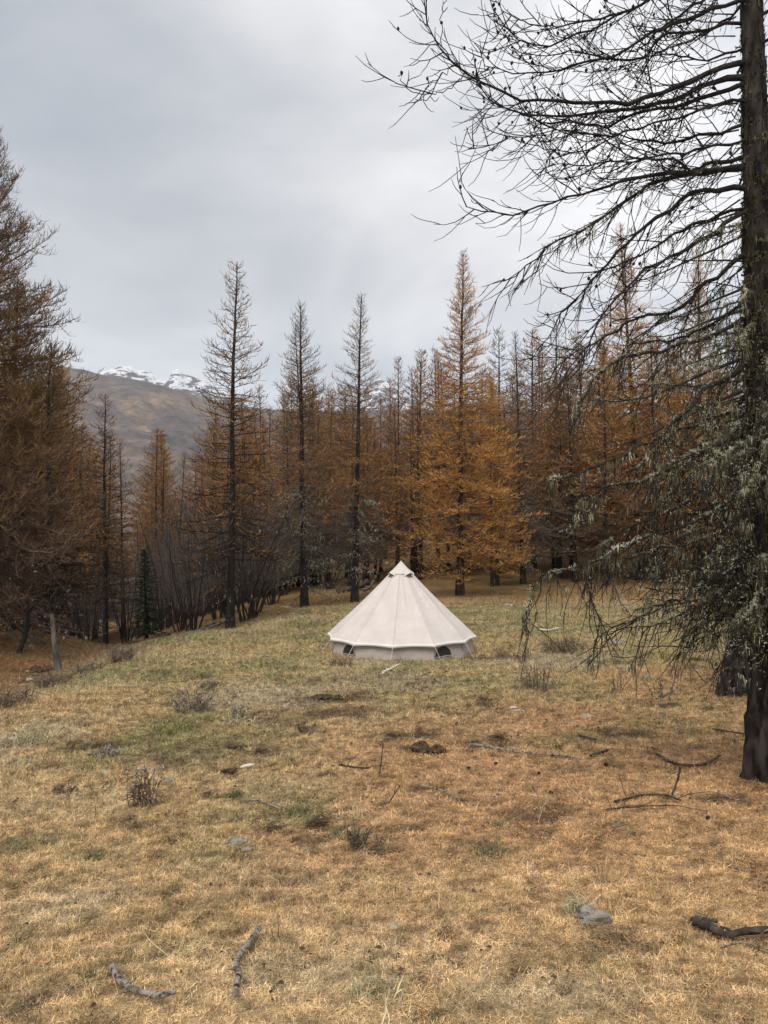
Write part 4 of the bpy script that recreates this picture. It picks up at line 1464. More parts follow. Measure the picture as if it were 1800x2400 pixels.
LIMBS = [  # photo polyline, depth change at the tip (m), base radius px, style, cones
    ([(1750, -95), (1700, -30), (1648, 2), (1594, 35), (1553, 62), (1513, 106), (1480, 120), (1440, 128)], 0.7, 9, 0, 8),
    ([(1755, -150), (1640, -70), (1518, 0), (1458, 30), (1404, 57), (1350, 79), (1307, 98), (1274, 106), (1234, 100), (1204, 81), (1171, 41), (1155, 14), (1146, -20)], -0.6, 9, 0, 26),
    ([(1458, 30), (1404, 45), (1350, 52), (1307, 60), (1253, 57), (1206, 41), (1171, 14), (1160, -20)], -0.3, 5, 0, 14),
    ([(1740, 5), (1648, 27), (1608, 54), (1567, 62), (1526, 81), (1458, 119), (1404, 138), (1350, 149), (1334, 157), (1307, 165), (1225, 172), (1171, 168), (1136, 152), (1120, 117)], -0.4, 9, 0, 24),
    ([(1740, 60), (1690, 55), (1650, 75), (1594, 72), (1540, 96), (1490, 140), (1440, 142), (1390, 130), (1330, 120), (1270, 135), (1210, 110), (1180, 70)], 0.9, 7, 0, 18),
    ([(1738, 117), (1662, 138), (1594, 130), (1540, 125), (1480, 150), (1420, 165), (1340, 170)], 0.8, 5, 0, 8),
    ([(1740, 150), (1675, 163), (1621, 187), (1567, 212), (1513, 230), (1458, 241), (1404, 239), (1350, 244), (1280, 236), (1225, 233), (1187, 222), (1144, 203), (1101, 179), (1065, 152), (1041, 122), (1017, 95), (1003, 65), (995, 27), (998, -2)], -0.8, 12, 0, 12),
    ([(1065, 152), (1042, 112), (1035, 76), (1034, 33), (1049, 12)], 0.0, 2.2, 9, 0),
    ([(1060, 153), (1036, 178), (1020, 187), (996, 208)], 0.0, 2.0, 9, 0),
    ([(1090, 172), (1060, 203), (1022, 218), (985, 219), (955, 206), (940, 188), (934, 172)], 0.0, 2.2, 9, 0),
    ([(1738, 179), (1689, 187), (1621, 217), (1567, 236), (1513, 247), (1431, 263), (1350, 274), (1307, 271), (1236, 271), (1193, 252), (1158, 241), (1117, 198), (1108, 170)], -0.2, 11, 0, 22),
    ([(1730, 203), (1662, 225), (1608, 244), (1540, 252), (1472, 277), (1404, 296), (1350, 290), (1280, 288), (1239, 271), (1171, 250), (1144, 217)], 0.3, 9, 0, 18),
    ([(1690, 240), (1600, 275), (1500, 300), (1420, 320), (1330, 305), (1260, 318), (1200, 322), (1150, 345), (1095, 352)], -0.9, 6, 0, 8),
    ([(1738, 288), (1690, 315), (1640, 310), (1575, 336), (1513, 331), (1440, 318), (1380, 352), (1310, 355), (1268, 345), (1240, 318)], 0.5, 7, 0, 12),
    ([(1740, 330), (1660, 345), (1560, 365), (1470, 378), (1380, 384), (1320, 378), (1270, 400), (1255, 411)], -0.7, 6, 0, 8),
    ([(1738, 374), (1675, 380), (1621, 399), (1580, 377), (1499, 374), (1458, 355), (1418, 326), (1399, 298)], 0.3, 9, 1, 4),
    ([(1738, 388), (1621, 401), (1540, 410), (1470, 420), (1425, 438), (1378, 452), (1337, 463), (1287, 481), (1242, 490), (1195, 502), (1163, 499), (1134, 495), (1093, 478)], -0.5, 10, 0, 4),
    ([(1742, 395), (1641, 405), (1545, 424), (1496, 453), (1448, 480), (1400, 518), (1366, 536), (1337, 549), (1299, 563), (1271, 590), (1262, 603), (1226, 628), (1179, 662)], -0.3, 11, 1, 6),
    ([(1745, 440), (1641, 446), (1605, 465), (1545, 506), (1496, 545), (1448, 595), (1400, 640), (1371, 683), (1339, 710), (1310, 744), (1290, 784), (1274, 805), (1262, 818)], -0.2, 11, 0, 12),
    ([(1745, 500), (1641, 564), (1569, 605), (1521, 627), (1484, 656), (1460, 685), (1424, 728), (1400, 760), (1377, 800), (1345, 852), (1325, 880), (1303, 916)], -0.7, 10, 0, 4),
    ([(1745, 490), (1713, 496), (1641, 525), (1593, 542), (1533, 578), (1496, 600), (1460, 617), (1400, 640), (1360, 690)], 0.5, 8, 1, 2),
    ([(1750, 600), (1689, 641), (1641, 672), (1617, 701), (1581, 730), (1516, 742), (1448, 771), (1400, 798), (1340, 830), (1290, 880)], 0.4, 10, 1, 2),
    ([(1755, 690), (1700, 740), (1640, 775), (1570, 800), (1500, 805), (1440, 850), (1380, 870)], 0.9, 8, 2, 0),
    ([(1755, 740), (1665, 786), (1593, 807), (1545, 824), (1472, 834), (1435, 850), (1399, 880), (1372, 916), (1354, 963), (1350, 1000)], -0.5, 11, 2, 0),
    ([(1760, 820), (1714, 880), (1661, 907), (1619, 952), (1577, 994), (1545, 1028), (1482, 1053), (1435, 1078), (1381, 1097), (1345, 1115), (1290, 1115), (1269, 1143)], -0.6, 13, 2, 0),
    ([(1760, 910), (1724, 958), (1661, 981), (1629, 1002), (1587, 1009), (1530, 1060), (1470, 1120)], 0.6, 9, 2, 0),
    ([(1765, 960), (1735, 1010), (1671, 1049), (1608, 1080), (1576, 1100), (1545, 1112), (1492, 1131), (1431, 1140), (1381, 1165), (1340, 1210)], -0.2, 10, 2, 0),
    ([(1765, 1060), (1703, 1121), (1640, 1144), (1598, 1184), (1550, 1205), (1490, 1230), (1430, 1262), (1390, 1300)], 0.3, 11, 2, 0),
    ([(1770, 1110), (1700, 1180), (1620, 1230), (1550, 1250), (1500, 1266), (1453, 1278), (1408, 1311), (1373, 1325), (1330, 1338), (1285, 1342), (1267, 1362), (1238, 1425), (1227, 1461), (1241, 1490)], -0.5, 9, 2, 0),
    ([(1770, 1180), (1690, 1250), (1600, 1275), (1500, 1300), (1453, 1316), (1417, 1340), (1381, 1351), (1377, 1371), (1383, 1407), (1399, 1443), (1415, 1474)], -0.2, 8, 2, 0),
    ([(1775, 1290), (1700, 1350), (1629, 1388), (1566, 1412), (1513, 1439), (1450, 1464), (1420, 1476), (1394, 1493)], -0.3, 9, 1, 0),
    ([(1775, 1340), (1682, 1399), (1629, 1422), (1577, 1445), (1534, 1466), (1505, 1477)], -0.6, 10, 1, 0),
    ([(1778, 1390), (1724, 1418), (1682, 1447), (1640, 1466), (1598, 1479)], 0.2, 8, 1, 0),
    ([(1780, 1478), (1754, 1482), (1703, 1485), (1650, 1496), (1608, 1509), (1578, 1515)], -0.2, 7, 1, 0),
]
r = np.random.default_rng(123)
for (pts, dz, rp, style, cones) in LIMBS:
    if pts[0][0] > 1680:   # root the limb inside the trunk
        pts = [(float(np.interp(pts[0][1], [-800, -350, 0, 500, 900, 1500], [1742, 1750, 1761, 1776, 1788, 1801])) + 4, pts[0][1] - 4)] + list(pts)
    pts = np.array(pts, float)
    sg = np.concatenate([[0], np.cumsum(np.linalg.norm(np.diff(pts, axis=0), axis=1))])
    full = max(sg[-1], 500) if style != 9 else sg[-1]
    off0 = -0.72 if style == 9 else (-0.25 if pts[0][0] < 1500 else 0)
    w = [P(a, b, 7.0 + off0 + dz * (s / full) ** 1.1) for (a, b), s in zip(pts, sg)]
    ln = smooth_line(w, 22 if len(pts) > 6 else 14)
    if style == 9:
        limb(ln, rp / 1800 * 7, 0, r, hero, HB, 0.25, 1)
    else:
        limb(ln, rp / 1800 * 7, style, r, hero, HB, 1.0 if style == 0 else 0.95, cones)

# limbs on its other sides, and the shaggy inner ones
for k in range(90):
    if k < 66:
        py = 1400 - 880 * r.uniform(0, 1) ** 1.7
        az = r.choice([r.uniform(2.2, 4.6), r.uniform(0, 6.283)])
        L = r.uniform(0.3, 1.35) * (0.75 if py < 800 else 1.0)
        el = r.normal(-0.15, 0.2)
        style = 2
    else:
        py = r.uniform(-650, 800)
        az = r.uniform(-1.3, 2.0)
        L = r.uniform(0.8, 2.4) * (0.5 + 0.5 * (py + 700) / 1500)
        el = r.normal(0.1, 0.2)
        style = 0 if py < 450 else 1
    c = np.array([np.interp(py, [-800, -350, 0, 500, 900, 1500], [1742, 1750, 1761, 1776, 1788, 1801])])[0]
    b = P(c, py, 7.0)
    d = np.array([[math.cos(az) * math.cos(el), math.sin(az) * math.cos(el), math.sin(el)]])
    ln = grow([b], d, [L], 12, [-0.04] * 6 + [0.0] * 2 + [0.06] * 3, 0.06, r)[0]
    limb(ln, 0.011 + 0.008 * L, style, r, hero, HB, 0.9 if style == 2 else 0.7, 2 if style == 0 else 0)

# the second mossy trunk beyond it
PROTO['mossy'] = larch('mossy', 11.5, 0.19, 0.2, 2.3, 60, -20, 30, (0.0, 0.0, 0.0), 0.26, 0.2, 0.009, 0.006, 0, 110, 0.75, (0.1, 0.2), 55, 0.75, 0.1, hangs=0.3, cut=0.3)
q = G(1716, 1630)
sec = thing('larch_tree', 'mossy larch with a flared foot standing just behind the big dark one', 'tree', q, 'larches around the clearing')
sm = MB()
d0 = q[1]
sl_ = [q + np.array([0, 0, -0.1]), P(1722, 1570, d0), P(1738, 1480, d0), P(1755, 1300, d0), P(1770, 1000, d0), P(1785, 600, d0), P(1795, 200, d0)]
rough_trunk(sm, sl_, np.array([31, 29, 27, 24, 20, 13, 3]) / 1800 * d0, 24, 90, 0.12, 9)
part('trunk', sm, M['bark'], sec, True, q)
for (n_, me, kd) in PROTO['mossy']['parts']:
    if n_ == 'trunk':
        continue
    c = bpy.data.objects.new(n_, me)
    c.parent = sec
    c.location = (0.25, 0, 1.35)
    COL.objects.link(c)
    c.color = (*T_DARK, 1)
    if kd:
        c['kind'] = kd
lm = MB()
m = 160
aa = r.uniform(0, 6.283, m)
zz = r.uniform(0.0, 0.5, m)
tufts(lm, q + np.stack([0.24 * np.cos(aa), 0.24 * np.sin(aa), zz], 1), 5, 0.02, 0.06, 0.012, r, 0.2)
part('moss', lm, M['moss'], sec, False, q, 'stuff')
# ------------------------------------------------------------------ bell tent
def canvas(name, c, rough=0.9):
    m, t, b = material(name, rough)
    vec = objco(t)
    n = noise(t, 2.2, 4, vec)
    r_ = ramp(t, [(0.35, tuple(x * 0.93 for x in c)), (0.65, tuple(min(1, x * 1.04) for x in c))])
    t.links.new(n.outputs[0], r_.inputs[0])
    t.links.new(r_.outputs[0], b.inputs['Base Color'])
    w = noise(t, 260, 2, vec)
    mp = N(t, 'ShaderNodeMapping')
    mp.inputs['Scale'].default_value = (1.0, 1.0, 0.35)
    t.links.new(vec, mp.inputs[0])
    cz = noise(t, 5.0, 3, mp.outputs[0], 0.5)
    cz.inputs['Distortion'].default_value = 1.2
    b0 = N(t, 'ShaderNodeBump')
    b0.inputs['Strength'].default_value = 0.45
    b0.inputs['Distance'].default_value = 0.05
    t.links.new(cz.outputs[0], b0.inputs['Height'])
    bp = N(t, 'ShaderNodeBump')
    t.links.new(b0.outputs[0], bp.inputs['Normal'])
    bp.inputs['Strength'].default_value = 0.25
    bp.inputs['Distance'].default_value = 0.002
    t.links.new(w.outputs[0], bp.inputs['Height'])
    t.links.new(bp.outputs[0], b.inputs['Normal'])
    return m


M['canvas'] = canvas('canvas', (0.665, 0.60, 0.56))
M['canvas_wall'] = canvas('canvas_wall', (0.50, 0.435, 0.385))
M['webbing'] = canvas('webbing', (0.80, 0.775, 0.745))
M['mesh_dark'] = two_tone('mesh_dark', (0.025, 0.024, 0.024), (0.05, 0.048, 0.046), 300, 0.8)
M['vent_dark'] = two_tone('vent_dark', (0.16, 0.145, 0.13), (0.24, 0.22, 0.2), 200, 0.9)
M['rope'] = two_tone('rope', (0.55, 0.50, 0.43), (0.75, 0.71, 0.64), 40, 0.9)
M['steel'] = two_tone('steel', (0.20, 0.20, 0.20), (0.4, 0.4, 0.4), 40, 0.5)

tz0 = TENT[2]
TX, TY = TENT[0], TENT[1]
ZA = P(940, 1316, 20.9)[2]
ZE = P(940, 1484, 20.9)[2]
RE, RW = 2.00, 1.90
PH, ST = -7.0, 30.0
tent = thing('bell_tent', 'pale canvas bell tent with two half moon mesh windows pitched on the meadow', 'tent', (TX, TY, tz0))
rt = np.random.default_rng(31)


def tdir(a):
    a = np.radians(a)
    return np.stack([np.sin(a), -np.cos(a), 0 * a], -1)


def eave_z(a):
    # the eave hangs a little lower towards the camera where the ground falls
    return ZE - 0.035 * np.cos(np.radians(a))


def roof_pt(a0, u, v, wr=1.0):
    """point of the roof gore starting at corner a0: u across 0..1, v from eave 0 to peak 1"""
    a1 = a0 + ST
    c0, c1 = tdir(np.asarray(a0) + 0 * u) * RE, tdir(np.asarray(a1) + 0 * u) * RE
    e = c0 * (1 - u)[..., None] + c1 * u[..., None]
    dip = np.sin(np.pi * u) * (0.018 * (1 - v) ** 0.5 + 0.0)
    e = e * (1 - dip)[..., None]
    z0 = eave_z(a0 + ST * u) + 0.008 * np.sin(np.pi * u) * (1 - v)
    p = e * ((1 - v) ** 1.0)[..., None]
    z = z0 + (ZA - z0) * v - 0.085 * np.sin(np.pi * v) * (0.75 + 0.25 * np.sin(np.pi * u)) - 0.03 * np.clip(1 - v * 6, 0, 1)
    # soft creases running up from the corners
    cr = 0.022 * np.sin(np.pi * v) ** 0.7 * fbm(u * 5 + a0, v * 0.9 + u * 0.7, 0.45, 4, 7) * 2 * np.sin(np.pi * u)
    out = p + tdir(a0 + ST * u) * cr[..., None] * wr
    return np.stack([TX + out[..., 0], TY + out[..., 1], z], -1)


def grid_faces(nu, nv, o=0):
    k = np.arange((nu) * (nv)).reshape(nv, nu)
    return np.stack([k[:-1, :-1], k[:-1, 1:], k[1:, 1:], k[1:, :-1]], -1).reshape(-1, 4) + o


def base_z(x, y):
    return gz1(x, y)


for k in range(12):
    a0 = PH + ST * k
    u, v = np.meshgrid(np.linspace(0, 1, 13), np.linspace(0, 0.985, 22))
    mb = MB()
    mb.add(roof_pt(a0, u, v), grid_faces(13, 22))
    rp = part('roof_panel', mb, M['canvas'], tent, True, (TX, TY, tz0))
    # flat-felled seam along the corner
    vs = np.linspace(0.0, 0.97, 18)
    sm = MB()
    ln = roof_pt(a0, 0 * vs, vs) + np.array([0, 0, 0.001])
    sm.tubes(ln, 0.0075, 4)
    part('seam', sm, M['canvas'], rp, True, (TX, TY, tz0))
    # eave band
    un = np.linspace(0, 1, 13)
    top = roof_pt(a0, un, 0 * un)
    rad = norm(np.stack([top[:, 0] - TX, top[:, 1] - TY, 0 * un], 1))
    t0 = top + rad * 0.012 + UP * 0.012
    t1 = top + rad * (0.028 + 0.014 * np.abs(un - .5)[:, None] * 2) - UP * (0.068 - 0.012 * np.sin(np.pi * un))[:, None]
    t2 = t1 - rad * 0.008
    t3 = t0 - rad * 0.03
    vb = MB()
    vb.add(np.concatenate([t3, t0, t1, t2]), grid_faces(13, 4))
    part('valance', vb, M['webbing'], tent, True, (TX, TY, tz0))
    # wall
    uu, vv = np.meshgrid(np.linspace(0, 1, 17), np.linspace(0, 1, 9))
    ang = a0 + ST * uu
    c0, c1 = tdir(a0 + 0 * uu), tdir(a0 + ST + 0 * uu)
    dirw = c0 * (1 - uu)[..., None] + c1 * uu[..., None]
    rr_ = RW + 0.07 * (1 - vv) + 0.022 * fbm(uu * 3 + k * 7, vv * 1.4, 0.45, 3, 19) * (1 - np.abs(vv - .5)) - 0.02 * np.sin(np.pi * uu) * (1 - vv)
    wx, wy = TX + dirw[..., 0] * rr_, TY + dirw[..., 1] * rr_
    zb_ = gz(wx, wy) - 0.02
    zt = eave_z(ang) - 0.035
    wz = zb_ * (1 - vv) + zt * vv
    wb = MB()
    wb.add(np.stack([wx, wy, wz], -1), grid_faces(17, 9))
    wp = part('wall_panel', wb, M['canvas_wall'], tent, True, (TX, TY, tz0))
    for (wa, wk) in [(-45.5, 10), (32.5, 1), (146, 5), (-146, 7)]:
        if k != wk:
            continue
        # half moon window: flat side down
        th = np.linspace(0, math.pi, 19)
        cx = ((wa - a0) % 360) / ST
        hw_, hh = (0.25 if wk == 10 else 0.28), 0.27
        chord = 2 * RW * math.sin(math.radians(ST / 2))

        def wall_at(du, h, out):
            uq = np.clip(cx + du / chord, 0.02, 0.98)
            dq = tdir(a0 + 0 * uq) * (1 - uq)[:, None] + tdir(a0 + ST + 0 * uq) * uq[:, None]
            vq = h
            rq = RW + 0.07 * (1 - vq) + out - 0.02 * np.sin(np.pi * uq) * (1 - vq)
            X, Y = TX + dq[:, 0] * rq, TY + dq[:, 1] * rq
            zb2 = gz(X, Y) - 0.02
            zt2 = eave_z(a0 + ST * uq) - 0.035
            return np.stack([X, Y, zb2 * (1 - vq) + zt2 * vq], 1)
        arc_u = hw_ * np.cos(th)
        arc_h = 0.24 + 0.62 * np.sin(th)
        wm = MB()
        arc = wall_at(arc_u, arc_h, 0.022)
        cen = wall_at(np.array([0.0]), np.array([0.26]), 0.024)
        pts = np.concatenate([arc, cen])
        tri = [(i_, i_ + 1, len(arc)) for i_ in range(len(arc) - 1)]
        wm.add(pts, None, tri)
        wo = part('window', wm, M['mesh_dark'], wp, True, (TX, TY, tz0))
    if k in (10, 1, 5, 7):
        fm = MB()
        loop = wall_at(np.concatenate([arc_u, np.linspace(-hw_, hw_, 9)[1:]]), np.concatenate([arc_h, np.full(8, 0.24)]), 0.026)
        fm.tubes(loop, 0.010, 5)
        part('window_frame', fm, M['canvas_wall'], wp, True, (TX, TY, tz0))
    # guy rope, toggle and peg at the corner
    cpt = roof_pt(a0, np.array([0.0]), np.array([0.0]))[0] + tdir(np.array(a0)) * 0.03 - UP * 0.05
    pg = np.array([TX, TY, 0]) + tdir(np.array(a0 + rt.normal(0, 2.0))) * (RE + rt.uniform(0.20, 0.34))
    pg[2] = gz1(pg[0], pg[1]) + 0.03
    rm = MB()
    w_ = np.linspace(0, 1, 6)[:, None]
    rm.tubes(cpt * (1 - w_) + pg * w_, 0.0055, 5)
    part('guy_rope', rm, M['rope'], tent, True, (TX, TY, tz0))
    pm_ = MB()
    out_ = tdir(np.array(a0))
    pm_.tubes(np.array([pg - out_ * 0.03 + UP * 0.02, pg + out_ * 0.0 + UP * 0.035, pg + UP * 0.0 - out_ * 0.0, pg - out_ * 0.06 - UP * 0.14]), 0.006, 5)
    part('peg', pm_, M['steel'], tent, True, (TX, TY, tz0))

# peak cap and the four hooded vents
cm = MB()
th = np.linspace(0, 2 * math.pi, 37)[:-1]
rings = []
for (v, o) in [(1.0, 0.004), (0.985, 0.014), (0.93, 0.014), (0.88, 0.013), (0.845, 0.009)]:
    rr_ = RE * (1 - v) * 0.985 + o
    z = ZE + (ZA - ZE) * v - 0.085 * math.sin(math.pi * v) * 0.8 + (0.02 if v == 1.0 else 0.008)
    rings.append(np.stack([TX + rr_ * np.cos(th), TY + rr_ * np.sin(th), z + 0 * th], 1))
ri = np.arange(5 * 36).reshape(5, 36)
qf = np.stack([ri[:-1], np.roll(ri, -1, 1)[:-1], np.roll(ri, -1, 1)[1:], ri[1:]], -1).reshape(-1, 4)
cm.add(np.concatenate(rings), qf)
part('peak_cap', cm, M['canvas'], tent, True, (TX, TY, tz0))
for a in (-52, 38, 128, 218):
    def cone(da, v, out):
        rr_ = RE * (1 - v) * 0.985
        d = tdir(np.array(float(a + da)))
        z = ZE + (ZA - ZE) * v - 0.085 * math.sin(math.pi * v) * 0.8
        return np.array([TX, TY, z]) + d * rr_ + norm(d + UP * 0.9) * out
    hm_ = MB()
    top_ = cone(0, 0.925, 0.028)
    L0, R0, Cn = cone(-24, 0.82, 0.012), cone(24, 0.82, 0.012), cone(0, 0.832, 0.105)
    L1, R1 = cone(-12, 0.826, 0.07), cone(12, 0.826, 0.07)
    hm_.add(np.array([top_, L0, L1, Cn, R1, R0]), None, [(0, 1, 2), (0, 2, 3), (0, 3, 4), (0, 4, 5)])
    e_ = np.array([L0, L1, Cn, R1, R0])
    hm_.tubes(e_, 0.006, 4)
    hd_ = part('vent_hood', hm_, M['canvas'], tent, False, (TX, TY, tz0))
    vm = MB()
    vm.add(np.array([cone(0, 0.88, 0.02), cone(-15, 0.805, 0.012), cone(15, 0.805, 0.012)]), None, [(0, 1, 2)])
    part('vent_mesh', vm, M['vent_dark'], hd_, False, (TX, TY, tz0))
pm_ = MB()
pm_.tubes(np.array([[TX, TY, tz0], [TX, TY, ZA - 0.02]]), 0.019, 10)
part('pole', pm_, M['steel'], tent, True, (TX, TY, tz0))

# ------------------------------------------------------------------ things lying about on the meadow
ri_ = np.random.default_rng(404)


def stick(px_pts, wpx, mat, label, cat='stick', group='sticks lying on the meadow', name='stick', twigs=0, lift=0.0, cap_mat=None, sides=7, wob=0.01, taper=0.75, upright=False):
    """a stick on the ground through the given photo points; lift raises its points off the ground"""
    w = [G(a, b) for (a, b) in px_pts]
    w = np.array(w)
    if upright:   # a standing stalk: every point straight above its foot
        k_ = 0 if px_pts[0][1] > px_pts[-1][1] else -1
        w = np.array([P(a, b, w[k_][1]) for (a, b) in px_pts])
    rad0 = wpx / 2 / 1800 * w[:, 1].mean()
    lf = np.broadcast_to(np.asarray(lift, float), (len(w),))
    w[:, 2] += rad0 * 0.9 + 0.02 + lf
    ln = smooth_line(w, max(9, len(w) * 4))
    n = len(ln)
    ln[1:-1] += ri_.normal(0, wob * rad0 * 20, (n - 2, 3)) * np.array([1, 1, 0.25])
    mb = MB()
    rad = rad0 * (1 - (1 - taper) * np.linspace(0, 1, n)) * (1 + ri_.normal(0, 0.09, n))
    mb.tubes(ln, rad, sides)
    mb.cap(ln[0], ln[0] - ln[1], rad[0], sides)
    mb.cap(ln[-1], ln[-1] - ln[-2], rad[-1], sides)
    # stubs of broken side twigs
    for q_ in range(3 + twigs):
        k = ri_.integers(1, n - 1)
        d = norm(np.cross(ln[k] - ln[k - 1], UP)) * ri_.choice([-1, 1]) + norm(ln[k] - ln[k - 1]) * 0.6 + UP * ri_.uniform(0.1, 0.8)
        L = rad0 * ri_.uniform(2, 4) if q_ < 3 else ri_.uniform(0.08, 0.35)
        tw = grow([ln[k]], [d], [L], 4, [-0.15, -0.1, 0], 0.15, ri_)[0]
        mb.tubes(tw, np.linspace(0.5, 0.2, 4) * rad0 if q_ < 3 else np.linspace(max(0.0035, rad0 * 0.35), 0.002, 4), 4)
    o = part(name, mb, mat, None, True, ln[n // 2])
    o.location = ln[n // 2]
    return tag(o, label, cat, group)


stick([(262, 2285), (275, 2312), (300, 2332), (340, 2350), (375, 2354), (410, 2345)], 16, M['dead_wood'], 'peeling curved stick in the short turf, lower left, nearest to the viewer')
stick([(606, 2193), (586, 2226), (566, 2250), (555, 2276), (558, 2312), (550, 2352)], 16, M['dead_wood'], 'peeling crooked stick pointing away from the viewer beside the curved one')
stick([(1622, 2180), (1660, 2190), (1700, 2210), (1740, 2204), (1830, 2196)], 20, M['dark_wood'], 'thick dark stick running out of the right edge near the grey wedge of rock')
stick([(1630, 2164), (1655, 2170), (1682, 2174)], 9, M['dark_wood'], 'short dark twig lying behind the thick dark stick')
stick([(1102, 1751), (1150, 1757), (1200, 1767), (1250, 1773), (1320, 1778), (1362, 1786)], 6, M['dead_wood'], 'longest thin grey stick in the middle of the meadow', twigs=2)
stick([(1384, 1779), (1405, 1772), (1428, 1766)], 7, M['dark_wood'], 'short forked twig at the end of the longest grey stick', twigs=1)
stick([(1538, 1774), (1570, 1793), (1600, 1801), (1650, 1800), (1688, 1778)], 7, M['dark_wood'], 'dark bow shaped branch left of the big trunk', twigs=3)
stick([(1594, 1806), (1588, 1838), (1575, 1872)], 6, M['dark_wood'], 'short upright mossy twig rising from the twiggy branch', upright=True)
stick([(1440, 1888), (1510, 1872), (1560, 1872), (1595, 1884)], 6, M['dark_wood'], 'twiggy dark branch lying in front of the bow shaped one', twigs=9)
stick([(1420, 1905), (1500, 1898), (1580, 1895)], 4, M['dark_wood'], 'thin dark twig alongside the twiggy branch', twigs=5)
stick([(1546, 1640), (1562, 1632), (1580, 1624)], 7, M['dead_wood'], 'short stick with a pale sawn end left of the mossy leaning trunk')
stick([(898, 1581), (915, 1573), (936, 1561)], 6, M['chip_wood'], 'pale barkless stick lying in front of the tent')
stick([(1262, 1478), (1285, 1480), (1310, 1475)], 4, M['chip_wood'], 'pale bent stick on the grass right of the tent')
stick([(985, 1847), (1030, 1858), (1072, 1878)], 4, M['dead_wood'], 'thin stick, dark at one end and pale at the other, on orange needles')
stick([(795, 1812), (830, 1818), (865, 1820)], 5, M['dark_wood'], 'dark level twig propped on its side twigs below the red stalk', twigs=4, lift=0.05)
stick([(890, 1820), (894, 1786), (898, 1750)], 3.2, M['dark_wood'], 'thin upright reddish brown stalk stuck in the turf', upright=True)
stick([(910, 1890), (925, 1868), (938, 1848)], 3, M['dark_wood'], 'short dark twig slanting up from the turf', upright=True, twigs=2)
stick([(575, 1880), (610, 1885), (640, 1896), (660, 1905)], 4, M['dead_wood'], 'thin grey twig half sunk in the green patch', twigs=2)
stick([(1670, 1714), (1720, 1728), (1756, 1738)], 4, M['dark_wood'], 'thin dark twig leaning towards the foot of the big trunk', lift=[0.0, 0.03, 0.05])
stick([(1700, 1870), (1712, 1880), (1745, 1884)], 5, M['dead_wood'], 'small pale twig in front of the foot of the big trunk', twigs=1)
stick([(1432, 1945), (1450, 1938), (1474, 1934)], 4, M['dead_wood'], 'tiny curved twig on the needles below the twiggy branch', twigs=1)
stick([(1358, 1730), (1378, 1736), (1396, 1740)], 6, M['dark_wood'], 'short dark twig above the middle of the longest grey stick')
stick([(1690, 2235), (1740, 2222), (1800, 2240)], 5, M['dead_wood'], 'thin dead twig under the thick dark stick at the edge', twigs=2)
# fallen poles in the gully
for pts, w_, lab in [([(505, 1450), (440, 1488), (375, 1520)], 7, 'long fallen pole lying down the slope of the gully'),
                     ([(540, 1440), (470, 1478), (405, 1512)], 8, 'fallen dark trunk lying down the slope above the long pole'),
                     ([(400, 1470), (330, 1512), (285, 1535)], 6, 'fallen pole lower down, where the gully narrows'),
                     ([(70, 1500), (90, 1507), (108, 1516)], 6, 'short pale fallen stick on the brown needle bank')]:
    w = np.array([P(a, b, d) for (a, b), d in zip(pts, [34, 32, 30])]) if pts[0][0] > 200 else np.array([G(a, b) for a, b in pts])
    w[:, 2] = gz(w[:, 0], w[:, 1]) + 0.12
    mb = MB()
    ln = smooth_line(w, 10)
    mb.tubes(ln, np.linspace(1, 0.6, 10) * w_ / 2 / 1800 * w[0, 1], 7)
    mb.cap(ln[0], ln[0] - ln[1], w_ / 2 / 1800 * w[0, 1], 7)
    solo('fallen_pole', mb, M['grey_wood'] if 'pale' in lab or 'long' in lab else M['dark_wood'], lab, 'log', 'fallen poles in the gully', ln[5])

# grey snag and the crooked little trunk on the far bank
q = G(138, 1572)
sn = thing('snag', 'grey dead leaning stump of a young tree on the needle bank', 'dead tree', q)
mb = MB()
d = q[1]
rough_trunk(mb, [q - UP * 0.1, P(132, 1530, d), P(126, 1490, d), P(121, 1438, d)], np.array([10, 7.5, 6, 4.5]) / 1800 * d, 14, 40, 0.14, 3)
part('trunk', mb, M['grey_wood'], sn, True, q)
top = P(121, 1440, d)
for pts in [[(121, 1440), (114, 1418), (122, 1400), (135, 1376)], [(118, 1420), (104, 1405), (92, 1395), (82, 1385)]]:
    mb = MB()
    mb.tubes(smooth_line([P(a, b, d - 0.15 * i_) for i_, (a, b) in enumerate(pts)], 12), np.linspace(1.6, 0.8, 12) / 1800 * d, 5)
    part('branch', mb, M['dark_wood'], sn, True, q)
q = G(40, 1530)
cs = thing('dead_tree', 'dark crooked little trunk leaning on the needle bank left of the grey snag', 'dead tree', q)
d = q[1]
mb = MB()
mb.tubes(smooth_line([q - UP * 0.1, P(56, 1500, d), P(64, 1470, d), P(66, 1440, d), P(63, 1400, d)], 14), np.linspace(6, 4, 14) / 1800 * d, 8)
part('trunk', mb, M['bark_far'], cs, True, q)
mb = MB()
for pts in [[(64, 1470), (80, 1462), (100, 1478)], [(60, 1490), (40, 1470), (18, 1455), (0, 1440)], [(66, 1440), (80, 1420), (110, 1412)]]:
    mb.tubes(smooth_line([P(a, b, d - 0.2 * i_) for i_, (a, b) in enumerate(pts)], 9), np.linspace(2.2, 0.8, 9) / 1800 * d, 5)
part('branch', mb, M['branch'], cs, True, q)

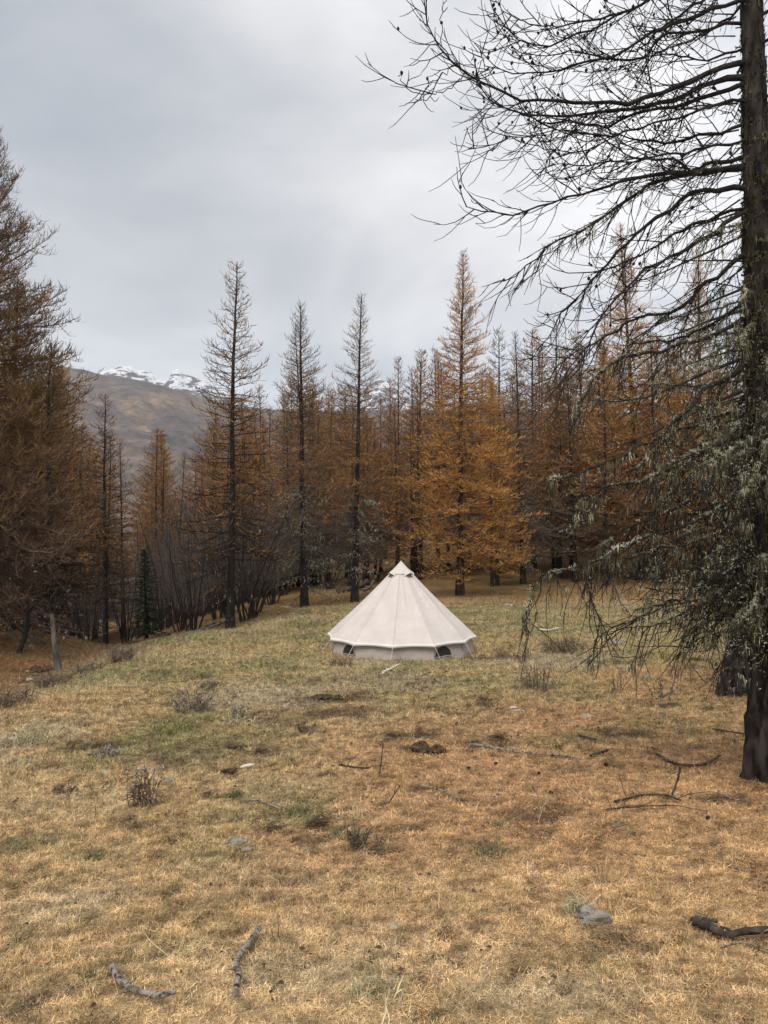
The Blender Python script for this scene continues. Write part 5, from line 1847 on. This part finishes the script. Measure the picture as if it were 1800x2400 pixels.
# mossy logs behind the tent
for (pts, w_, lab) in [([(862, 1372), (835, 1380), (800, 1392)], 17, 'charred dark log with a broken upturned end behind the tent'), ([(876, 1368), (868, 1376), (850, 1392)], 11, 'mossy grey root plate leaning on the charred log'),
                       ([(915, 1386), (890, 1390), (868, 1394)], 11, 'low dark log half hidden by the left slope of the tent'), ([(800, 1374), (792, 1384), (790, 1394)], 12, 'black stump end left of the charred log'),
                       ([(735, 1362), (700, 1366), (665, 1374)], 7, 'thin fallen trunk lying across the needles left of the logs'), ([(888, 1352), (886, 1358), (884, 1364)], 10, 'small black stump on the needles above the logs')]:
    w = np.array([G(a, b + 4) for a, b in pts])
    dd = w[:, 1].mean()
    w[:, 1] = w[:, 1] * 0.35 + dd * 0.65
    w[:, 2] = gz(w[:, 0], w[:, 1]) + w_ * 0.25 / 1800 * dd + np.array([0.30, 0.08, 0.0])
    mb = MB()
    rough_trunk_ln = smooth_line(w, 12)
    mb.tubes(rough_trunk_ln, np.linspace(1.0, 0.5, 12) * (1 + ri_.normal(0, 0.2, 12)) * w_ * 0.38 / 1800 * dd, 9)
    mb.cap(rough_trunk_ln[0], rough_trunk_ln[0] - rough_trunk_ln[1], w_ * 0.38 / 1800 * dd * 1.0, 9)
    mb.cap(rough_trunk_ln[-1], rough_trunk_ln[-1] - rough_trunk_ln[-2], w_ * 0.38 / 1800 * dd * 0.5, 9)
    solo('log', mb, M['grey_wood'] if 'grey' in lab else M['dark_wood'], lab, 'log', 'logs on the forest floor', rough_trunk_ln[6])


def rock(px, py, wpx, hpx, mat, label, group='stones on the meadow', name='stone', cat='stone', sunk=0.36, seed=1, sharp=0.35):
    c = G(px, py)
    d = c[1]
    a, h = wpx / 2 / 1800 * d, hpx / 1800 * d
    r_ = np.random.default_rng(seed)
    nu, nv = 16, 11
    th, ph = np.meshgrid(np.linspace(0, 2 * math.pi, nu + 1)[:-1], np.linspace(-math.pi / 2, math.pi / 2, nv))
    X = np.stack([np.cos(ph) * np.cos(th), np.cos(ph) * np.sin(th), np.sin(ph)], -1)
    pl = norm(r_.normal(0, 1, (9, 3)))
    k = np.max(np.einsum('ijk,lk->ijl', X, pl), -1)
    X = X * np.clip(1 / np.maximum(k, 0.72), 0.9, 1.35)[..., None] * (1 + 0.2 * fbm(th * 2, ph * 2, 0.7, 4, seed)[..., None])
    rz = r_.uniform(0, 6.28)
    v = np.stack([X[..., 0] * a, X[..., 1] * a * r_.uniform(0.6, 0.9), X[..., 2] * h * 0.62 + h * (0.5 - sunk)], -1)
    v[..., :2] = v[..., :2] @ np.array([[math.cos(rz * .1), -math.sin(rz * .1)], [math.sin(rz * .1), math.cos(rz * .1)]])
    ii_ = np.arange(nu * nv).reshape(nv, nu)
    jj = np.roll(ii_, -1, 1)
    mb = MB()
    mb.add(v.reshape(-1, 3) + c, np.stack([ii_[:-1], jj[:-1], jj[1:], ii_[1:]], -1).reshape(-1, 4))
    return solo(name, mb, mat, label, cat, group, c, False)


ROCKS = [(1390, 2158, 66, 34, 'stone', 'grey wedge of rock sunk in the needles near the thick dark stick'), (395, 1832, 26, 13, 'stone', 'small grey stone just right of the dry seed head plant'),
         (556, 1976, 42, 11, 'stone', 'flat grey stone in the green patch, partly overgrown'), (578, 1993, 22, 9, 'stone', 'small brown stone in front of the flat grey one'),
         (920, 2172, 20, 9, 'pale_stone', 'left one of two pale pebbles in the open turf'), (936, 2168, 16, 9, 'pale_stone', 'right one of two pale pebbles in the open turf'),
         (1375, 1681, 24, 8, 'pale_stone', 'whitish flat stone among dry weeds right of the tent'), (1445, 1510, 30, 13, 'stone', 'grey stone topping a small heap beneath the drooping limb'),
         (1190, 1420, 18, 6, 'pale_stone', 'pale stone on the far turf at the edge of the wood'), (1310, 1452, 14, 8, 'pale_stone', 'white stone standing under the tips of the drooping twigs'),
         (1443, 1445, 14, 10, 'stone', 'pale stone with a dark hollow on the far turf'), (1705, 1526, 24, 9, 'pale_stone', 'whitish stone left of the two right hand trunks'),
         (1630, 1574, 12, 6, 'pale_stone', 'tiny pale stone in the green strip left of the mossy trunk'), (310, 1611, 20, 8, 'stone', 'small grey stone on the yellow slope left of the meadow'),
         (1516, 1590, 22, 7, 'stone', 'low grey stone halfway to the mossy trunk'), (672, 1425, 18, 5, 'pale_stone', 'pale stone by the foot of the crooked topped larch'),
         (70, 1600, 16, 11, 'pale_stone', 'largest white stone on the red bank'), (64, 1574, 9, 4, 'pale_stone', 'white chip on the bare red soil'), (140, 1596, 10, 6, 'pale_stone', 'white pebble right of the largest white stone'),
         (165, 1592, 11, 4, 'pale_stone', 'flat white pebble at the right end of the red bank'), (48, 1632, 14, 9, 'pale_stone', 'white stone in the dark weeds below the red bank'), (30, 1642, 12, 8, 'pale_stone', 'smaller white stone in the dark weeds at the left edge'),
         (245, 1812, 16, 8, 'pale_stone', 'pale stone in the turf left of the seed head plant'), (30, 1732, 20, 6, 'pale_stone', 'pale flat stone in the bleached grass at the left edge'), (110, 1972, 10, 5, 'pale_stone', 'tiny pale pebble in the turf at the left'),
         (1010, 1580, 10, 4, 'stone', 'small grey stone in front of the tent at its right'), (1290, 1555, 14, 5, 'stone', 'small grey stone by the far tuft of rushes'), (235, 1563, 12, 5, 'pale_stone', 'pale stone at the rim of the gully')]
for i, (a, b, w, h, mt, lab) in enumerate(ROCKS):
    rock(a, b, w, h, M[mt], lab, seed=500 + i)

# white split of wood and pale chips
for (px, py, w, h, ang, lab) in [(580, 1802, 34, 9, 0.25, 'bright white splinter of wood beside dark churned soil'), (1204, 1663, 18, 6, -0.15, 'pale wood chip on the turf right of the tent'), (1215, 1668, 30, 3, -0.1, 'thin pale splinter touching the wood chip')]:
    c = G(px, py)
    d = c[1]
    L, H_ = w / 1800 * d, h / 1800 * d
    mb = MB()
    n = 9
    t_ = np.linspace(-0.5, 0.5, n)
    ln = np.stack([t_ * L, 0.12 * L * np.sin(t_ * 3), H_ * 0.5 + ang * L * t_ * 0.5 + 0.01 + 0 * t_], 1)
    mb.tubes(c + ln, H_ * 0.55 * np.sqrt(np.maximum(1 - (2 * t_) ** 2, 0.03)), 6)
    solo('wood_chip', mb, M['chip_wood'], lab, 'wood chip', 'pale chips of wood on the turf', c)


def seed_plant(px, py, hpx, wpx, n, label, heads=True, mat='dry_stem', cat='dead plant', group='dead plants standing in the meadow', lean=0.25, seed=1, name='dry_plant'):
    c = G(px, py)
    d = c[1]
    Hh, W = hpx / 1800 * d, wpx / 2 / 1800 * d
    r_ = np.random.default_rng(seed)
    a = r_.uniform(0, 6.283, n)
    rr_ = np.sqrt(r_.uniform(0, 1, n)) * W * 0.75
    b = c + np.stack([rr_ * np.cos(a), rr_ * np.sin(a), np.full(n, -0.02)], 1)
    dr = np.stack([np.cos(a) * lean * r_.uniform(0, 1.5, n), np.sin(a) * lean * r_.uniform(0, 1.5, n), np.ones(n)], 1)
    L = Hh * r_.uniform(0.55, 1.1, n)
    S = grow(b, dr, L, 6, [0, 0, 0, -0.1, -0.35], 0.1, r_)
    mb = MB()
    mb.tubes(S, np.linspace(1, 0.5, 6)[None] * r_.uniform(0.0025, 0.0045, n)[:, None] * max(1, d / 9), 4)
    o = thing(name, label, cat, c, group)
    part('stems', mb, M[mat], o, True, c, 'stuff')
    lb = MB()
    i_, s_, bb, tg, sd_ = spread(S, np.full(n, 5), 0.05, 0.8, r_)
    dl = norm(r_.normal(0, 1, (len(bb), 3)) - UP * 0.5)
    Ql = grow(bb, dl, r_.uniform(0.2, 0.5, len(bb)) * W + 0.02, 4, [-0.2, -0.2, 0], 0.25, r_)
    lb.tubes(Ql, np.array([0.0035, 0.005, 0.004, 0.001]) * max(1, d / 12), 3)
    tufts(lb, S[:, :5].reshape(-1, 3), 8 if mat == 'withered' else 3 if lean > 0.55 else 2, 0.02, 0.06 * max(1, d / 9), 0.006 * max(1, d / 12), r_, 0.2)
    part('dry_leaves', lb, M[mat], o, False, c, 'stuff')
    if heads:
        hb = MB()
        tufts(hb, S[:, -1] + r_.normal(0, 0.008, (n, 3)), 22, 0.012, 0.042, 0.010, r_, -0.2)
        part('seed_heads', hb, M['seed_head'], o, False, c, 'stuff')
    return o


seed_plant(333, 1892, 96, 78, 22, 'dry plant with upright black stems and pale woolly seed heads', True, lean=0.1, seed=11)
seed_plant(447, 1670, 62, 76, 46, 'domed grey clump of withered leaves with white tips on the slope', True, 'withered', lean=0.7, seed=12)
seed_plant(238, 1770, 26, 50, 34, 'flattened withered clump of grey leaves in a churned green patch', True, 'withered', lean=1.4, seed=13)
seed_plant(724, 1718, 36, 40, 24, 'small dark withered plant beside bleached grass', False, lean=0.6, seed=14)
seed_plant(556, 1680, 30, 34, 14, 'low withered plant with one tall pale stalk', True, lean=0.5, seed=15)
seed_plant(485, 1612, 26, 34, 22, 'small domed withered clump further up the slope', True, 'withered', lean=0.8, seed=16)
seed_plant(1258, 1610, 68, 70, 22, 'spreading tuft of brown rushes in the middle distance right of the tent', False, lean=0.35, seed=17)
seed_plant(1325, 1528, 42, 130, 70, 'wide stand of dark dead stalks under the drooping limbs', False, lean=0.15, seed=18)
seed_plant(800, 1562, 24, 70, 26, 'dry weeds growing against the front wall of the tent', False, lean=0.25, seed=19)
seed_plant(1446, 1626, 60, 34, 10, 'thin dry weed with bare stalks left of the sawn stick', False, lean=0.3, seed=20)
seed_plant(1545, 1640, 70, 60, 10, 'sparse tall brown stalks right of the whitish flat stone', False, lean=0.3, seed=21)
seed_plant(150, 1860, 30, 36, 26, 'grey tuft with bleached blades in the left of the meadow', False, lean=1.0, seed=22)
seed_plant(840, 1985, 70, 40, 18, 'thin upright grey weed stalks near the centre of the foreground', False, lean=0.3, seed=23)
seed_plant(20, 1655, 46, 120, 80, 'grey brown weeds below the red bank at the left edge', False, lean=0.6, seed=24)
seed_plant(130, 1605, 36, 90, 60, 'grey weeds among the stones below the red bank', False, lean=0.7, seed=26)
seed_plant(205, 1578, 30, 70, 50, 'grey weeds along the rim of the gully below the grey snag', False, lean=0.6, seed=27)
seed_plant(285, 1552, 44, 60, 60, 'grey green tuft at the mouth of the gully', False, lean=0.3, seed=25)


def tussock(px, py, wpx, hpx, col_, label, seed):
    c = G(px, py)
    d = c[1]
    W, Hh = wpx / 2 / 1800 * d, hpx / 1800 * d
    r_ = np.random.default_rng(seed)
    mb = MB()
    blades(mb, 170, W * 0.85, Hh * 0.7, Hh * 1.7, 0.0026 * max(1, d / 6), 0.6, 0.9, r_)
    m, t, b = material('tussock', 0.9)
    at = N(t, 'ShaderNodeAttribute', attribute_name='bv')
    rp_ = ramp(t, [(0, tuple(x * 0.55 for x in col_)), (0.7, col_), (1, tuple(min(1, x * 1.7) for x in col_))])
    t.links.new(at.outputs['Fac'], rp_.inputs[0])
    t.links.new(rp_.outputs[0], b.inputs['Base Color'])
    o = part('grass_tussock', mb, m, None, False, (0, 0, 0), None, True)
    o.location = c
    return tag(o, label, 'grass tuft', 'tussocks in the turf')


GREY_G = (0.17, 0.16, 0.08)
LUSH = (0.12, 0.14, 0.035)
PALE_G = (0.40, 0.36, 0.21)
for i, (a, b, w, h, c_, lab) in enumerate([(75, 1985, 120, 18, GREY_G, 'long dark grey green tuft near the left edge of the foreground'), (218, 2012, 56, 20, GREY_G, 'small dark tuft right of the long dark one'),
                                           (400, 1712, 110, 24, LUSH, 'lush green tuft below the domed grey clump'), (1150, 2000, 90, 36, GREY_G, 'rounded brown green tuft in the middle of the needle carpet'),
                                           (700, 1905, 60, 22, GREY_G, 'grey green tuft beside the half sunk twig'), (550, 1868, 40, 22, (0.10, 0.12, 0.05), 'small blue green tuft right of the dry seed head plant'),
                                           (800, 1960, 70, 24, GREY_G, 'dull tuft left of the thin weed stalks'), (1290, 1752, 80, 12, LUSH, 'bright green strip of grass above the longest stick'),
                                           (210, 2290, 60, 22, GREY_G, 'faint grey green tuft above the curved stick'), (560, 1700, 80, 34, PALE_G, 'pale grey tuft of long grass in the green hollow'),
                                           (1500, 1722, 90, 20, GREY_G, 'dark tuft among dead weeds left of the big trunk'), (880, 2330, 150, 40, PALE_G, 'bleached tuft at the lower edge of the foreground'),
                                           (1360, 2140, 70, 40, PALE_G, 'dry pale blades leaning over the grey wedge of rock'), (1180, 1940, 60, 14, GREY_G, 'small dull tuft above the rounded one'),
                                           (1640, 2170, 60, 30, GREY_G, 'dull tuft left of the end of the thick dark stick'), (70, 1740, 120, 44, PALE_G, 'bleached long grass at the left edge of the meadow')]):
    tussock(a, b, w, h, c_, lab, 700 + i)


def clods(px, py, wpx, n, label, seed):
    """a heap of crumbled dark soil"""
    c = G(px, py)
    d = c[1]
    W = wpx / 2 / 1800 * d
    r_ = np.random.default_rng(seed)
    mb = MB()
    nu, nv = 9, 6
    th, ph = np.meshgrid(np.linspace(0, 2 * math.pi, nu + 1)[:-1], np.linspace(-1.2, math.pi / 2, nv))
    X = np.stack([np.cos(ph) * np.cos(th), np.cos(ph) * np.sin(th), np.sin(ph)], -1)
    ii_ = np.arange(nu * nv).reshape(nv, nu)
    jj = np.roll(ii_, -1, 1)
    fq = np.stack([ii_[:-1], jj[:-1], jj[1:], ii_[1:]], -1).reshape(-1, 4)
    for k in range(n):
        s = W * r_.uniform(0.12, 0.42)
        o = r_.normal(0, 0.42, 2) * W
        o[1] *= 1.0
        v = X * s * (1 + r_.normal(0, 0.16, X.shape)) * np.array([1, 1, 0.55])
        x, y = c[0] + o[0], c[1] + o[1]
        mb.add(v.reshape(-1, 3) + np.array([x, y, gz1(x, y) + s * 0.10 + 0.012]), fq)
    return solo('soil_clods', mb, M['soil'], label, 'soil', 'heaps of dark churned soil', c, False)


for i, (a, b, w, n, lab) in enumerate([(990, 1758, 76, 16, 'largest heap of dark churned soil, in front of the long grey stick'), (985, 1728, 50, 9, 'dark churned soil just behind the largest heap'), (562, 1752, 44, 10, 'dark churned soil in the green hollow, left heap of two'),
                                       (612, 1760, 32, 8, 'dark churned soil in the green hollow, right heap of two'), (542, 1808, 38, 9, 'dark soil next to the white splinter of wood'), (760, 1638, 60, 10, 'row of dark clods on the far slope below the tent'),
                                       (820, 1644, 34, 7, 'dark clods at the right end of the row below the tent'), (488, 1862, 24, 6, 'small dark clod pile left of the blue green tuft'), (924, 1724, 28, 6, 'small dark clods left of the largest heap'),
                                       (1170, 1728, 26, 6, 'small dark clods above the left end of the longest stick'), (752, 1928, 44, 10, 'brown crumbly soil in the centre of the foreground'), (640, 1944, 30, 6, 'small dark clods between the flat stone and the centre'),
                                       (425, 1600, 18, 4, 'dark clod alone on the yellow slope'), (250, 1748, 40, 8, 'brown clods at the back of the flattened withered clump'), (1640, 1548, 40, 7, 'dark clods under the tips of the lowest limbs'), (1375, 1553, 12, 3, 'tiny dark clod near the dead stalks'),
                                       (1240, 1612, 20, 4, 'dark clod at the foot of the brown rushes'), (1145, 1642, 24, 4, 'dark clod in the turf right of the pale barkless stick'), (100, 1572, 60, 9, 'dark overhanging lip of soil on the red bank'), (60, 1600, 50, 8, 'dark earth among white stones on the red bank')]):
    clods(a, b, w, n, lab, 900 + i)

# fallen cones
for i, (px, py, lab) in enumerate([(1158, 1793, 'fallen cone above the left of the needle carpet'), (1102, 1805, 'fallen cone left of the other on a thin twig'), (1264, 1815, 'small dark fallen cone alone on the needle carpet'), (1292, 1863, 'dark fallen cone, lowest on the needle carpet'),
                                   (1658, 1920, 'dark fallen cone in front of the big trunk'), (1715, 1740, 'fallen cone hanging by the twig at the big trunk'), (1415, 1795, 'fallen cone right of the forked twig')]):
    c = G(px, py)
    mb = MB()
    t_ = np.array([0, 0.008, 0.02, 0.034, 0.044])
    a = ri_.uniform(0, 6.28)
    dv = np.array([math.cos(a), math.sin(a), 0.2])
    mb.tubes(c + UP * 0.012 + t_[:, None] * dv, np.array([0.005, 0.016, 0.018, 0.012, 0.003]), 8)
    solo('larch_cone', mb, M['cone'], lab, 'cone', 'fallen cones', c)

print('TRIS', sum(TRI.values()), {k: v for k, v in sorted(TRI.items(), key=lambda x: -x[1])[:14]})
print('PROTO', {k: p['tris'] for k, p in PROTO.items()}, sum(p['tris'] for p in PROTO.values()))
